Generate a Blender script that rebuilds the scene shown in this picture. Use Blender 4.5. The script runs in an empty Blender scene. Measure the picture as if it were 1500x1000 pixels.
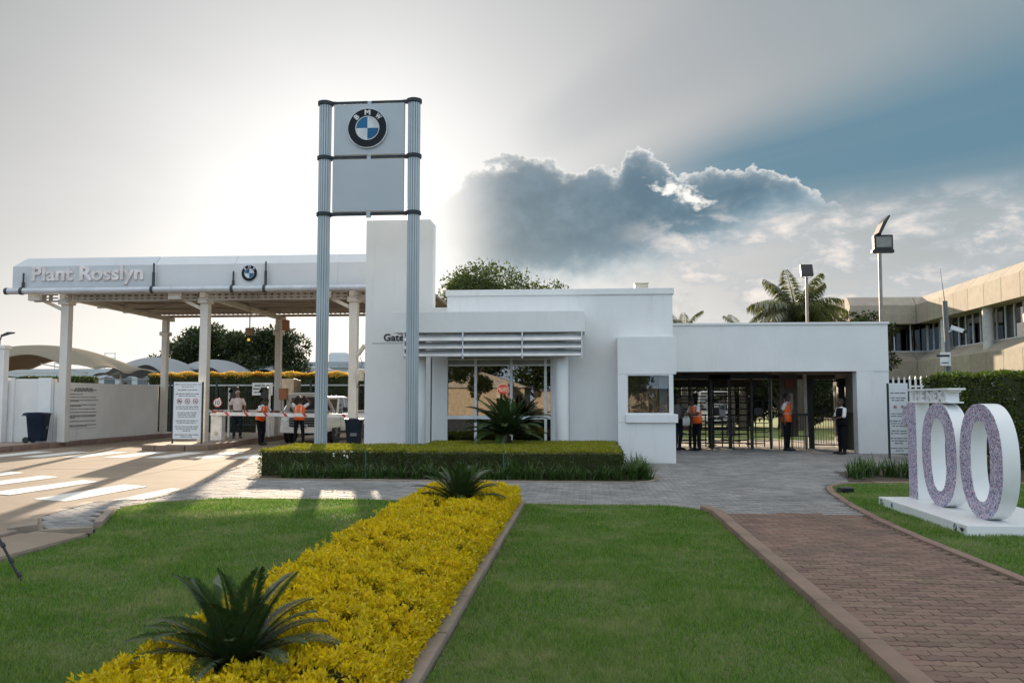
import bpy, bmesh, math, random
import numpy as np
from mathutils import Vector, Matrix, noise as mnoise
R = math.radians
rng = np.random.default_rng(7)
random.seed(7)
scene = bpy.context.scene
col = scene.collection

# ------------------------------------------------------------------ camera
cam_d = bpy.data.cameras.new('camera')
cam = bpy.data.objects.new('camera', cam_d)
col.objects.link(cam)
cam.location = (0, 0, 1.55)
cam.rotation_euler = (R(90 + 3.89), 0, R(4.89))
cam_d.sensor_width = 36.0
cam_d.lens = 30.0
cam_d.clip_end = 3000
cam_d.clip_start = 0.05
scene.camera = cam

# ------------------------------------------------------------------ exposure
EXP = 1.9
vs = scene.view_settings
vs.view_transform = 'Standard'
vs.look = 'None'
vs.exposure = EXP
vs.gamma = 1.0
vs.use_curve_mapping = False
scene.cycles.max_bounces = 8
scene.cycles.transparent_max_bounces = 12
scene.cycles.caustics_reflective = False
scene.cycles.caustics_refractive = False

# ------------------------------------------------------------------ sun
SUN_AZ, SUN_EL = -16.2, 11.6          # degrees, azimuth measured from +y towards +x
sd = Vector((math.sin(R(SUN_AZ)) * math.cos(R(SUN_EL)), math.cos(R(SUN_AZ)) * math.cos(R(SUN_EL)), math.sin(R(SUN_EL))))
sun_d = bpy.data.lights.new('sun', 'SUN')
sun_d.energy = 2.8
sun_d.angle = R(0.55)
sun_d.color = (1.0, 0.80, 0.58)
sun = bpy.data.objects.new('sun', sun_d)
col.objects.link(sun)
sun.rotation_euler = sd.to_track_quat('Z', 'Y').to_euler()

# ------------------------------------------------------------------ world
world = bpy.data.worlds.new('World')
scene.world = world
world.use_nodes = True
WT = world.node_tree
WT.nodes.clear()


class S:
    """A shader value: wraps a socket (or a number) so that node graphs read as formulas."""
    def __init__(s, t, v):
        s.t, s.v = t, v

    def _m(s, op, *o, clamp=False):
        n = s.t.nodes.new('ShaderNodeMath')
        n.operation = op
        n.use_clamp = clamp
        for i, a in enumerate((s,) + o):
            v = a.v if isinstance(a, S) else a
            if isinstance(v, (int, float)):
                n.inputs[i].default_value = v
            else:
                s.t.links.new(v, n.inputs[i])
        return S(s.t, n.outputs[0])

    def __add__(s, o): return s._m('ADD', o)
    def __radd__(s, o): return s._m('ADD', o)
    def __sub__(s, o): return s._m('SUBTRACT', o)
    def __rsub__(s, o): return S(s.t, o)._m('SUBTRACT', s)
    def __mul__(s, o): return s._m('MULTIPLY', o)
    def __rmul__(s, o): return s._m('MULTIPLY', o)
    def __truediv__(s, o): return s._m('DIVIDE', o)
    def __neg__(s): return s * -1
    def pw(s, o): return s._m('POWER', o)
    def mx(s, o): return s._m('MAXIMUM', o)
    def mn(s, o): return s._m('MINIMUM', o)
    def exp(s): return S(s.t, math.e)._m('POWER', s)
    def sat(s): return s._m('ADD', 0.0, clamp=True)

    def step(s, a, b):
        n = s.t.nodes.new('ShaderNodeMapRange')
        n.interpolation_type = 'SMOOTHSTEP'
        s.t.links.new(s.v, n.inputs[0])
        n.inputs[1].default_value, n.inputs[2].default_value = (a, b) if a < b else (b, a)
        n.inputs[3].default_value, n.inputs[4].default_value = (0, 1) if a < b else (1, 0)
        return S(s.t, n.outputs[0])


def comb(t, x, y, z=0.0):
    n = t.nodes.new('ShaderNodeCombineXYZ')
    for i, a in enumerate((x, y, z)):
        v = a.v if isinstance(a, S) else a
        if isinstance(v, (int, float)):
            n.inputs[i].default_value = v
        else:
            t.links.new(v, n.inputs[i])
    return n.outputs[0]


def nz(t, vec, scale, detail=6, rough=0.55, dist=0.0):
    n = t.nodes.new('ShaderNodeTexNoise')
    if vec is not None:
        t.links.new(vec, n.inputs['Vector'])
    n.inputs['Scale'].default_value = scale
    n.inputs['Detail'].default_value = detail
    n.inputs['Roughness'].default_value = rough
    n.inputs['Distortion'].default_value = dist
    return S(t, n.outputs[0])


def cmix(t, f, a, b, blend='MIX'):
    n = t.nodes.new('ShaderNodeMix')
    n.data_type = 'RGBA'
    n.blend_type = blend
    n.clamp_factor = True
    ins = (n.inputs[0], n.inputs[6], n.inputs[7])
    for i, v in zip(ins, (f, a, b)):
        if isinstance(v, S):
            v = v.v
        if isinstance(v, (int, float)):
            i.default_value = v
        elif isinstance(v, tuple):
            i.default_value = (*v, 1.0)[:4]
        else:
            t.links.new(v, i)
    return n.outputs[2]


def scalec(t, c, k):
    n = t.nodes.new('ShaderNodeVectorMath')
    n.operation = 'SCALE'
    t.links.new(c, n.inputs[0])
    if isinstance(k, S):
        t.links.new(k.v, n.inputs['Scale'])
    else:
        n.inputs['Scale'].default_value = k
    return n.outputs[0]


def curve(t, x, x0, x1, pts):
    """piecewise smooth function of x given as (x, y) points, y in 0..30"""
    n = t.nodes.new('ShaderNodeFloatCurve')
    c = n.mapping.curves[0]
    P = [((a - x0) / (x1 - x0), b / 30.0) for a, b in pts]
    while len(c.points) < len(P):
        c.points.new(0.5, 0.5)
    for p, (a, b) in zip(c.points, P):
        p.location = (a, b)
    n.mapping.update()
    xx = ((x - x0) / (x1 - x0)).sat()
    t.links.new(xx.v, n.inputs[1])
    return S(t, n.outputs[0]) * 30.0


def build_sky():
    t = WT
    tc = t.nodes.new('ShaderNodeTexCoord')
    sep = t.nodes.new('ShaderNodeSeparateXYZ')
    t.links.new(tc.outputs['Generated'], sep.inputs[0])
    X, Y, Z = (S(t, sep.outputs[i]) for i in range(3))
    az = X._m('ARCTAN2', Y) * (180 / math.pi)
    el = Z._m('ARCSINE') * (180 / math.pi)
    dp = t.nodes.new('ShaderNodeVectorMath')
    dp.operation = 'DOT_PRODUCT'
    t.links.new(tc.outputs['Generated'], dp.inputs[0])
    dp.inputs[1].default_value = sd
    ang = S(t, dp.outputs['Value']).mn(0.999999)._m('ARCCOSINE') * (180 / math.pi)
    sky = t.nodes.new('ShaderNodeTexSky')
    sky.sky_type = 'NISHITA'
    sky.sun_disc = False
    sky.sun_elevation = R(SUN_EL)
    sky.sun_rotation = R(SUN_AZ)
    sky.air_density, sky.dust_density, sky.ozone_density = 1.0, 1.4, 1.5
    K = 10.0 / 2 ** EXP                      # picture units -> units before the 0.1 background strength
    D = tc.outputs['Generated']
    elp = el.mx(0.0)
    # flat coordinates of a cloud sheet overhead, for the noise
    den = Z.mx(0.0) + 0.22
    sheet = comb(t, X / den, Y / den, 0.0)
    n1 = nz(t, sheet, 1.1, 5, 0.5, 0.6)
    n2 = nz(t, D, 3.2, 6, 0.55, 0.3)
    # thin veil: forward scattering towards the sun, front-lit cloud on the other side of the sky
    L = 0.35 + (-((ang / 15.5).pw(1.5))).exp() * 0.78 + (n1 - 0.5) * 0.22
    veil = cmix(t, ang.step(20, 44), (0.985, 0.995, 1.0), (0.78, 1.0, 1.11))
    veil = scalec(t, veil, L)
    # lower sky: bright warm haze
    hz = (elp / -6.6).exp()
    hcol = cmix(t, ang.step(16, 42), (1.10, 1.08, 1.05), (0.92, 0.84, 0.77))
    veil = cmix(t, hz * 0.95, veil, hcol)
    back = ang.step(50, 120)
    veil = cmix(t, back, veil, cmix(t, n2.step(0.40, 0.62), (0.56, 0.86, 1.20), (1.18, 1.34, 1.46)))  # unseen rear sky set bright and bluish to light the facade
    veil = cmix(t, el.step(28, 58), veil, scalec(t, cmix(t, n1.step(0.3, 0.7), (0.92, 0.93, 0.93), (1.25, 1.20, 1.13)), 1.0))  # unseen overhead sky added bright and neutral to light the ground
    # deep blue shadow rays thrown by the cumulus (they run away from the sun)
    phi = (el - SUN_EL)._m('ARCTAN2', az - SUN_AZ) * (180 / math.pi)
    rayn = nz(t, comb(t, phi * 0.16, 0.0, 0.0), 1.0, 3, 0.5)
    wedge = phi.step(-1.5, 4.0) * phi.step(17.0, 6.0) * ang.step(14, 27) * (el.step(8.5, 12.5)) * ang.step(75, 50)
    wedge = wedge * (0.45 + rayn * 1.1)
    veil = cmix(t, wedge * 1.0, veil, (0.130, 0.250, 0.330))
    wedge2 = phi.step(15, 22) * phi.step(34, 26) * ang.step(11, 17) * ang.step(40, 26)
    veil = cmix(t, wedge2 * 0.30, veil, (0.34, 0.38, 0.42))
    # ------- the cumulus bank
    q = comb(t, az * 0.1, el * 0.13, 0.0)
    cn = nz(t, q, 4.2, 8, 0.62, 0.15)
    cn2 = nz(t, q, 11.0, 6, 0.6)
    top = curve(t, az, -14, 18, [(-14, 11.0), (-11.5, 12.4), (-10, 13.2), (-7.2, 15.5), (-5.4, 16.1), (-3, 16.1), (-1.2, 15.5), (1.1, 15.3), (2.3, 15.1),
                                 (3.2, 16.4), (4.8, 15.8), (6.6, 14.7), (8.8, 14.9), (11, 14.9), (12.6, 14.5), (13.8, 14.0), (15.0, 13.2), (16.2, 12.2), (18, 9.0)])
    bot = curve(t, az, -14, 18, [(-14, 10.5), (-10, 9.6), (-5, 8.4), (-0.3, 8.6), (3.4, 9.3), (6.5, 10.1), (10.5, 11.3), (12.2, 12.2), (14.3, 12.6), (18, 13.0)])
    d = top - el + (cn - 0.5) * 3.6 + (cn2 - 0.5) * 1.2
    azw = az + (cn - 0.5) * 7.0 + (cn2 - 0.5) * 2.0
    up = d.step(0.0, 0.22) * az.step(-12.0, -4.0) * azw.step(18.2, 15.5)
    dl = el - bot + (cn - 0.5) * 3.4
    low = dl.step(-1.9, 1.0)
    mask = up * low
    rim = (d.mx(0.0) / -0.32).exp() * (0.35 + cn2 * 1.2)
    core = cmix(t, cn.step(0.35, 0.75), (0.062, 0.145, 0.215), (0.125, 0.220, 0.295))
    core = cmix(t, ang.step(10.5, 4), core, (0.62, 0.64, 0.66))
    core = cmix(t, dl.step(2.0, -1.6), core, (0.30, 0.44, 0.53))
    cc = cmix(t, rim * 1.15, core, (1.1, 1.06, 1.0))
    # sunlit gap in the bank
    hx, hy = (az - 6.7) / 1.7, (el - 13.45 + (az - 6.7) * 0.35) / 0.72
    hr = (hx * hx + hy * hy) + (cn - 0.5) * 7.0 + (cn2 - 0.5) * 6.0
    cc = cmix(t, hr.step(1.5, -0.4), cc, (1.1, 1.05, 0.97))
    veil = cmix(t, mask * 0.97, veil, cc)
    # ------- small warm puffs lower to the right
    p1 = nz(t, comb(t, az * 0.085, el * 0.17, 3.7), 3.0, 7, 0.6, 0.2)
    pm_ = p1.step(0.43, 0.57) * el.step(4.0, 7.0) * el.step(13.5, 10.5) * az.step(1, 8) * ang.step(62, 50)
    pc = cmix(t, p1.step(0.50, 0.70), (0.50, 0.53, 0.56), (1.0, 0.90, 0.82))
    veil = cmix(t, pm_ * 0.85, veil, pc)
    vk = scalec(t, veil, K)
    colr = cmix(t, 0.985, sky.outputs[0], vk)
    bg = t.nodes.new('ShaderNodeBackground')
    bg.inputs['Strength'].default_value = 0.1
    t.links.new(colr, bg.inputs['Color'])
    out = t.nodes.new('ShaderNodeOutputWorld')
    t.links.new(bg.outputs[0], out.inputs[0])


build_sky()
world.cycles.sampling_method = 'MANUAL'
world.cycles.sample_map_resolution = 1024

# ------------------------------------------------------------------ materials
MATS = {}


def pm(name, base, rough=0.6, metal=0.0, var=0.12, scale=3.0, bump=0.0, bscale=60.0, base2=None, spec=0.5, coat=0.0, isl=0.0, emit=None, streak=None):
    """procedural surface: base colour broken up by noise (base <-> base2 or darker), fine relief by bump"""
    if name in MATS:
        return MATS[name]
    m = bpy.data.materials.new(name)
    m.use_nodes = True
    t = m.node_tree
    b = t.nodes['Principled BSDF']
    tc = t.nodes.new('ShaderNodeTexCoord')
    o = tc.outputs['Object']
    n = nz(t, o, scale, 6, 0.6, 0.2)
    d2 = base2 or tuple(c * (1 - var * 2) for c in base)
    c1 = base if base2 else tuple(min(1, c * (1 + var * 0.6)) for c in base)
    c = cmix(t, n.step(0.32, 0.68), c1, d2)
    if streak:
        mp = t.nodes.new('ShaderNodeMapping')
        mp.inputs['Scale'].default_value = (5.0, 5.0, 0.45)
        t.links.new(o, mp.inputs['Vector'])
        sn = nz(t, mp.outputs[0], 1.0, 6, 0.7)
        sn2 = nz(t, o, 0.6, 3, 0.5)
        c = cmix(t, sn.step(0.52, 0.78) * sn2.step(0.35, 0.65) * 0.8, c, streak)
    if isl:
        g = t.nodes.new('ShaderNodeNewGeometry')
        oi = t.nodes.new('ShaderNodeObjectInfo')
        rr = (S(t, g.outputs['Random Per Island']) + S(t, oi.outputs['Random']))._m('FRACT')
        h = t.nodes.new('ShaderNodeHueSaturation')
        t.links.new(c, h.inputs['Color'])
        t.links.new((1 + (rr - 0.5) * 2 * isl).v, h.inputs['Value'])
        t.links.new((0.5 + (rr * 7.31)._m('FRACT') * 0.03 - 0.015).v, h.inputs['Hue'])
        c = h.outputs[0]
    t.links.new(c, b.inputs['Base Color'])
    b.inputs['Roughness'].default_value = rough
    b.inputs['Metallic'].default_value = metal
    b.inputs['Specular IOR Level'].default_value = spec
    b.inputs['Coat Weight'].default_value = coat
    if bump:
        bn = nz(t, o, bscale, 4, 0.6)
        bu = t.nodes.new('ShaderNodeBump')
        bu.inputs['Strength'].default_value = bump
        bu.inputs['Distance'].default_value = 0.01
        t.links.new(bn.v, bu.inputs['Height'])
        t.links.new(bu.outputs[0], b.inputs['Normal'])
    if emit:
        b.inputs['Emission Color'].default_value = (*emit[0], 1)
        b.inputs['Emission Strength'].default_value = emit[1]
    MATS[name] = m
    return m


def leaf(name, c1, c2, trans=0.35, rough=0.55, patch=0.0, c3=None, pscale=1.2, gloss=0.15):
    """leaf material: colour varies leaf by leaf, light comes through from behind"""
    if name in MATS:
        return MATS[name]
    m = bpy.data.materials.new(name)
    m.use_nodes = True
    t = m.node_tree
    t.nodes.clear()
    g = t.nodes.new('ShaderNodeNewGeometry')
    oi = t.nodes.new('ShaderNodeObjectInfo')
    rr = (S(t, g.outputs['Random Per Island']) + S(t, oi.outputs['Random']))._m('FRACT')
    c = cmix(t, rr, c1, c2)
    if c3:
        tc = t.nodes.new('ShaderNodeTexCoord')
        pn = nz(t, tc.outputs['Object'], pscale, 4, 0.65)
        p2 = nz(t, tc.outputs['Object'], pscale * 9, 3, 0.6)
        c = cmix(t, pn.step(0.40, 0.74) * patch * (0.30 + p2.step(0.35, 0.65) * 0.8), c, c3)
    di = t.nodes.new('ShaderNodeBsdfDiffuse')
    tr = t.nodes.new('ShaderNodeBsdfTranslucent')
    gl = t.nodes.new('ShaderNodeBsdfGlossy')
    gl.inputs['Roughness'].default_value = rough
    gl.inputs['Color'].default_value = (0.8, 0.8, 0.8, 1)
    t.links.new(c, di.inputs[0])
    t.links.new(c, tr.inputs[0])
    m1 = t.nodes.new('ShaderNodeMixShader')
    m1.inputs[0].default_value = trans
    t.links.new(di.outputs[0], m1.inputs[1])
    t.links.new(tr.outputs[0], m1.inputs[2])
    fr = t.nodes.new('ShaderNodeFresnel')
    fr.inputs[0].default_value = 1.4
    m2 = t.nodes.new('ShaderNodeMixShader')
    t.links.new((S(t, fr.outputs[0]) * gloss).v, m2.inputs[0])
    t.links.new(m1.outputs[0], m2.inputs[1])
    t.links.new(gl.outputs[0], m2.inputs[2])
    o = t.nodes.new('ShaderNodeOutputMaterial')
    t.links.new(m2.outputs[0], o.inputs[0])
    MATS[name] = m
    return m


def glass(name, tint=(0.75, 0.8, 0.8), refl=0.22):
    if name in MATS:
        return MATS[name]
    m = bpy.data.materials.new(name)
    m.use_nodes = True
    t = m.node_tree
    t.nodes.clear()
    tr = t.nodes.new('ShaderNodeBsdfTransparent')
    tr.inputs[0].default_value = (*tint, 1)
    gl = t.nodes.new('ShaderNodeBsdfGlossy')
    gl.inputs['Roughness'].default_value = 0.005
    gl.inputs['Color'].default_value = (0.95, 0.97, 1, 1)
    fr = t.nodes.new('ShaderNodeFresnel')
    fr.inputs[0].default_value = 1.5
    mx = t.nodes.new('ShaderNodeMixShader')
    t.links.new((S(t, fr.outputs[0]) + refl).v, mx.inputs[0])
    t.links.new(tr.outputs[0], mx.inputs[1])
    t.links.new(gl.outputs[0], mx.inputs[2])
    o = t.nodes.new('ShaderNodeOutputMaterial')
    t.links.new(mx.outputs[0], o.inputs[0])
    MATS[name] = m
    return m


# ------------------------------------------------------------------ object helpers
def tag(o, label=None, cat=None, group=None, kind=None):
    if label: o['label'] = label
    if cat: o['category'] = cat
    if group: o['group'] = group
    if kind: o['kind'] = kind
    return o


def thing(name, label, cat, loc=(0, 0, 0), rz=0.0, group=None):
    o = bpy.data.objects.new(name, None)
    o.empty_display_size = 0.2
    col.objects.link(o)
    o.location = loc
    o.rotation_euler = (0, 0, rz)
    return tag(o, label, cat, group)


def wloc(o):
    v = Vector((0, 0, 0))
    while o is not None:
        v += Vector(o.location)
        o = o.parent
    return v


def link(name, me, mat=None, parent=None, world=True, smooth=None):
    """link a mesh given in world coordinates (or local ones) as a part of parent"""
    if mat is not None and not me.materials:
        for mm in (mat if isinstance(mat, (list, tuple)) else [mat]):
            me.materials.append(mm)
    o = bpy.data.objects.new(name, me)
    col.objects.link(o)
    if parent is not None:
        o.parent = parent
        if world:
            w = wloc(parent)
            if w.length > 0:
                me.transform(Matrix.Translation(-w))
    if smooth is not None:
        me.shade_smooth() if smooth is True else me.set_sharp_from_angle(angle=R(smooth))
        if smooth is not True:
            me.polygons.foreach_set('use_smooth', [True] * len(me.polygons))
            me.set_sharp_from_angle(angle=R(smooth))
    return o


def copy_tree(o, parent=None):
    c = o.copy()
    col.objects.link(c)
    c.parent = parent
    for ch in list(o.children):
        copy_tree(ch, c)
    return c


class MB:
    """collects solids; build() links them as ONE mesh"""
    def __init__(s):
        s.v, s.f, s.m = [], [], []
        s.mi = 0
        s.X = None

    def add(s, vs_, fs):
        k = len(s.v)
        for p in vs_:
            p = Vector(p)
            s.v.append(tuple(s.X @ p) if s.X else tuple(p))
        for f in fs:
            s.f.append([i + k for i in f])
            s.m.append(s.mi)
        return s

    def box(s, x0, x1, y0, y1, z0, z1):
        return s.add([(x0, y0, z0), (x1, y0, z0), (x1, y1, z0), (x0, y1, z0), (x0, y0, z1), (x1, y0, z1), (x1, y1, z1), (x0, y1, z1)],
                     [(3, 2, 1, 0), (4, 5, 6, 7), (0, 1, 5, 4), (1, 2, 6, 5), (2, 3, 7, 6), (3, 0, 4, 7)])

    def bbox(s, x0, x1, y0, y1, z0, z1, b=0.01):
        """box with bevelled edges"""
        bm = bmesh.new()
        bmesh.ops.create_cube(bm, size=1.0, matrix=Matrix.Translation(((x0 + x1) / 2, (y0 + y1) / 2, (z0 + z1) / 2)) @ Matrix.Diagonal((x1 - x0, y1 - y0, z1 - z0, 1)))
        bmesh.ops.bevel(bm, geom=bm.edges[:], offset=b, segments=2, affect='EDGES', profile=0.6)
        return s.bm(bm)

    def bm(s, bm):
        bm.verts.index_update()
        s.add([v.co.copy() for v in bm.verts], [[v.index for v in f.verts] for f in bm.faces])
        bm.free()
        return s

    def prism(s, poly, z0, z1):
        n = len(poly)
        return s.add([(x, y, z0) for x, y in poly] + [(x, y, z1) for x, y in poly],
                     [tuple(range(n - 1, -1, -1)), tuple(range(n, 2 * n))] + [(i, (i + 1) % n, n + (i + 1) % n, n + i) for i in range(n)])

    def extr(s, poly, axis, a, b):
        """extrude a 2D outline along an axis: axis 'x' takes (y, z), 'y' takes (x, z)"""
        n = len(poly)
        P = (lambda p, t: (t, p[0], p[1])) if axis == 'x' else (lambda p, t: (p[0], t, p[1]))
        return s.add([P(p, a) for p in poly] + [P(p, b) for p in poly],
                     [tuple(range(n - 1, -1, -1)), tuple(range(n, 2 * n))] + [(i, (i + 1) % n, n + (i + 1) % n, n + i) for i in range(n)])

    def tube(s, path, r, n=8, caps=True):
        path = [Vector(p) for p in path]
        rr = r if isinstance(r, (list, tuple)) else [r] * len(path)
        k = len(path)
        vs_, fs = [], []
        ref = None
        for i, p in enumerate(path):
            d = (path[min(i + 1, k - 1)] - path[max(i - 1, 0)]).normalized()
            if ref is None:
                ref = Vector((0, 0, 1)) if abs(d.z) < 0.9 else Vector((1, 0, 0))
            a = d.cross(ref).normalized()
            b = d.cross(a).normalized()
            ref = -b if False else ref
            for j in range(n):
                t = 2 * math.pi * j / n
                vs_.append(p + (a * math.cos(t) + b * math.sin(t)) * rr[i])
        for i in range(k - 1):
            for j in range(n):
                fs.append((i * n + j, i * n + (j + 1) % n, (i + 1) * n + (j + 1) % n, (i + 1) * n + j))
        if caps:
            fs.append(tuple(range(n - 1, -1, -1)))
            fs.append(tuple((k - 1) * n + j for j in range(n)))
        return s.add(vs_, fs)

    def bar(s, a, b, w, h, up=(0, 0, 1)):
        a, b = Vector(a), Vector(b)
        d = (b - a).normalized()
        u = Vector(up)
        if abs(d.dot(u)) > 0.95:
            u = Vector((0, 1, 0))
        r = d.cross(u).normalized() * w / 2
        q = r.cross(d).normalized() * h / 2
        return s.add([a - r - q, a + r - q, a + r + q, a - r + q, b - r - q, b + r - q, b + r + q, b - r + q],
                     [(3, 2, 1, 0), (4, 5, 6, 7), (0, 1, 5, 4), (1, 2, 6, 5), (2, 3, 7, 6), (3, 0, 4, 7)])

    def lathe(s, prof, n=24, c=(0, 0, 0), axis='z'):
        vs_, fs = [], []
        for r, z in prof:
            for j in range(n):
                t = 2 * math.pi * j / n
                p = (r * math.cos(t), r * math.sin(t), z)
                if axis == 'y':
                    p = (p[0], p[2], p[1])
                elif axis == 'x':
                    p = (p[2], p[0], p[1])
                vs_.append((p[0] + c[0], p[1] + c[1], p[2] + c[2]))
        k = len(prof)
        for i in range(k - 1):
            for j in range(n):
                fs.append((i * n + j, i * n + (j + 1) % n, (i + 1) * n + (j + 1) % n, (i + 1) * n + j))
        fs.append(tuple(range(n - 1, -1, -1)))
        fs.append(tuple((k - 1) * n + j for j in range(n)))
        return s.add(vs_, fs)

    def ball(s, c, r, sub=2):
        bm = bmesh.new()
        rx, ry, rz = r if isinstance(r, tuple) else (r, r, r)
        bmesh.ops.create_icosphere(bm, subdivisions=sub, radius=1.0, matrix=Matrix.Translation(c) @ Matrix.Diagonal((rx, ry, rz, 1)))
        return s.bm(bm)

    def loft(s, rings, caps=True):
        n = len(rings[0])
        vs_ = [p for r in rings for p in r]
        fs = [(i * n + j, i * n + (j + 1) % n, (i + 1) * n + (j + 1) % n, (i + 1) * n + j) for i in range(len(rings) - 1) for j in range(n)]
        if caps:
            fs.append(tuple(range(n - 1, -1, -1)))
            fs.append(tuple((len(rings) - 1) * n + j for j in range(n)))
        return s.add(vs_, fs)

    def mesh(s, name='mesh', fix=True):
        me = bpy.data.meshes.new(name)
        me.from_pydata(s.v, [], s.f)
        if any(s.m):
            me.polygons.foreach_set('material_index', s.m)
        if fix:
            bm = bmesh.new()
            bm.from_mesh(me)
            bmesh.ops.recalc_face_normals(bm, faces=bm.faces)
            bm.to_mesh(me)
            bm.free()
        return me

    def build(s, name, mat, parent=None, world=True, smooth=None):
        return link(name, s.mesh(name), mat, parent, world, smooth)


def mesh_arrays(name, V, F):
    """mesh from numpy arrays of vertices and equal-sized faces"""
    me = bpy.data.meshes.new(name)
    n, k = F.shape
    me.vertices.add(len(V))
    me.vertices.foreach_set('co', np.ascontiguousarray(V, dtype=np.float32).ravel())
    me.loops.add(n * k)
    me.loops.foreach_set('vertex_index', np.ascontiguousarray(F, dtype=np.int32).ravel())
    me.polygons.add(n)
    me.polygons.foreach_set('loop_start', np.arange(0, n * k, k, dtype=np.int32))
    me.polygons.foreach_set('loop_total', np.full(n, k, dtype=np.int32))
    me.update(calc_edges=True)
    return me


def unit(a):
    return a / np.maximum(np.linalg.norm(a, axis=-1, keepdims=True), 1e-9)


def leaves(P, Dr, L, W, rg=rng, fold=0.0):
    """diamond leaves: base points P, directions Dr, lengths L, widths W -> V, F"""
    n = len(P)
    Dr = unit(Dr)
    q = unit(np.cross(Dr, unit(rg.normal(size=(n, 3)))))
    nn = np.cross(Dr, q)
    L = np.broadcast_to(np.asarray(L, float), (n,))[:, None]
    W = np.broadcast_to(np.asarray(W, float), (n,))[:, None]
    V = np.stack([P, P + Dr * L * 0.45 + q * W / 2 + nn * W * fold, P + Dr * L, P + Dr * L * 0.45 - q * W / 2 + nn * W * fold], 1).reshape(-1, 3)
    F = np.arange(4 * n).reshape(n, 4)
    return V, F


def text_mesh(s, size=1.0, extrude=0.0, offset=0.0, align='LEFT', spacing=1.0):
    cu = bpy.data.curves.new('lettering', 'FONT')
    cu.body = s
    cu.size = size
    cu.extrude = extrude
    cu.offset = offset
    cu.align_x = align
    cu.space_character = spacing
    cu.resolution_u = 3
    o = bpy.data.objects.new('lettering', cu)
    col.objects.link(o)
    dg = bpy.context.evaluated_depsgraph_get()
    me = bpy.data.meshes.new_from_object(o.evaluated_get(dg))
    bpy.data.objects.remove(o)
    bpy.data.curves.remove(cu)
    return me


FRONT = Matrix.Rotation(R(90), 4, 'X')           # text plane upright, facing -y


def fit_text(me, width=None, height=None, x0=None, zb=None):
    """scale text (already in its XY plane) to a width and cap height"""
    xs = [v.co.x for v in me.vertices]
    ys = [v.co.y for v in me.vertices]
    sx = width / (max(xs) - min(xs)) if width else 1
    sy = height / (max(ys) - min(ys)) if height else sx
    me.transform(Matrix.Diagonal((sx, sy, 1, 1)) @ Matrix.Translation((-min(xs), -min(ys), 0)))
    return me


def islands(me):
    bm = bmesh.new()
    bm.from_mesh(me)
    bmesh.ops.remove_doubles(bm, verts=bm.verts[:], dist=1e-6)
    seen, out = set(), []
    for v in bm.verts:
        if v in seen:
            continue
        st, comp = [v], []
        seen.add(v)
        while st:
            a = st.pop()
            comp.append(a)
            for e in a.link_edges:
                b = e.other_vert(a)
                if b not in seen:
                    seen.add(b)
                    st.append(b)
        out.append(comp)
    res = []
    for comp in out:
        ix = {v: i for i, v in enumerate(comp)}
        fs = {f for v in comp for f in v.link_faces}
        me2 = bpy.data.meshes.new('letter')
        me2.from_pydata([v.co[:] for v in comp], [], [[ix[v] for v in f.verts] for f in fs])
        res.append(me2)
    bm.free()
    res.sort(key=lambda m: min(v.co.x for v in m.vertices))
    return res


def word_lines(mb, x0, x1, z, h, seed, align='C', fill=0.8):
    """a line of small print too fine to read: a row of word-length strokes in the plane y = 0"""
    rr = random.Random(seed)
    ws, tot = [], 0
    while tot < (x1 - x0) * fill:
        w = rr.uniform(1.5, 6) * h
        ws.append(w)
        tot += w + h * 0.7
    x = (x0 + x1) / 2 - tot / 2 if align == 'C' else x0
    for w in ws:
        mb.box(x, min(x + w, x1), -0.0015, 0.0, z - h * rr.uniform(0.35, 0.5), z + h * rr.uniform(0.35, 0.5))
        x += w + h * 0.7

# ================================================================== THE SETTING
M_soil = pm('dry soil and veld', (0.16, 0.15, 0.075), 0.95, var=0.2, scale=0.15, base2=(0.10, 0.12, 0.045))
M_conc = pm('road concrete', (0.30, 0.240, 0.180), 0.9, scale=0.55, base2=(0.23, 0.185, 0.145), spec=0.2, bump=0.25, bscale=90)
M_joint = pm('road joint filler', (0.06, 0.055, 0.05), 0.9)
M_asph = pm('asphalt', (0.055, 0.055, 0.058), 0.9, scale=2, bump=0.3, bscale=120)
M_white_line = pm('road paint', (0.78, 0.77, 0.74), 0.7, scale=9, base2=(0.60, 0.58, 0.54), bump=0.15)
M_bed = pm('paver joint sand', (0.07, 0.06, 0.05), 0.95)
M_red = pm('red brown paver', (0.215, 0.135, 0.100), 0.85, scale=1.4, base2=(0.150, 0.100, 0.078), bump=0.35, bscale=140, isl=0.20)
M_grey = pm('grey paver', (0.27, 0.262, 0.255), 0.82, scale=0.9, base2=(0.19, 0.187, 0.185), bump=0.35, bscale=140, isl=0.24)
M_kerb = pm('kerb concrete', (0.29, 0.235, 0.185), 0.85, scale=2.2, base2=(0.20, 0.16, 0.125), bump=0.3, bscale=90, isl=0.08)
M_kerbr = pm('reddish kerb concrete', (0.25, 0.165, 0.125), 0.85, scale=2.2, base2=(0.18, 0.125, 0.10), bump=0.3, bscale=90, isl=0.08)
M_turf = pm('turf soil', (0.075, 0.115, 0.030), 0.95, scale=3, base2=(0.12, 0.12, 0.05))


def structure(name, label, mb, mat, **k):
    return tag(mb.build(name, mat, **k), label, 'ground', kind='structure')


tag(MB().add([(-900, -900, -0.09), (900, -900, -0.09), (900, 900, -0.09), (-900, 900, -0.09)], [(0, 1, 2, 3)]).build('ground', M_soil),
    'dry open ground stretching out to the horizon', 'ground', kind='structure')

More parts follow.
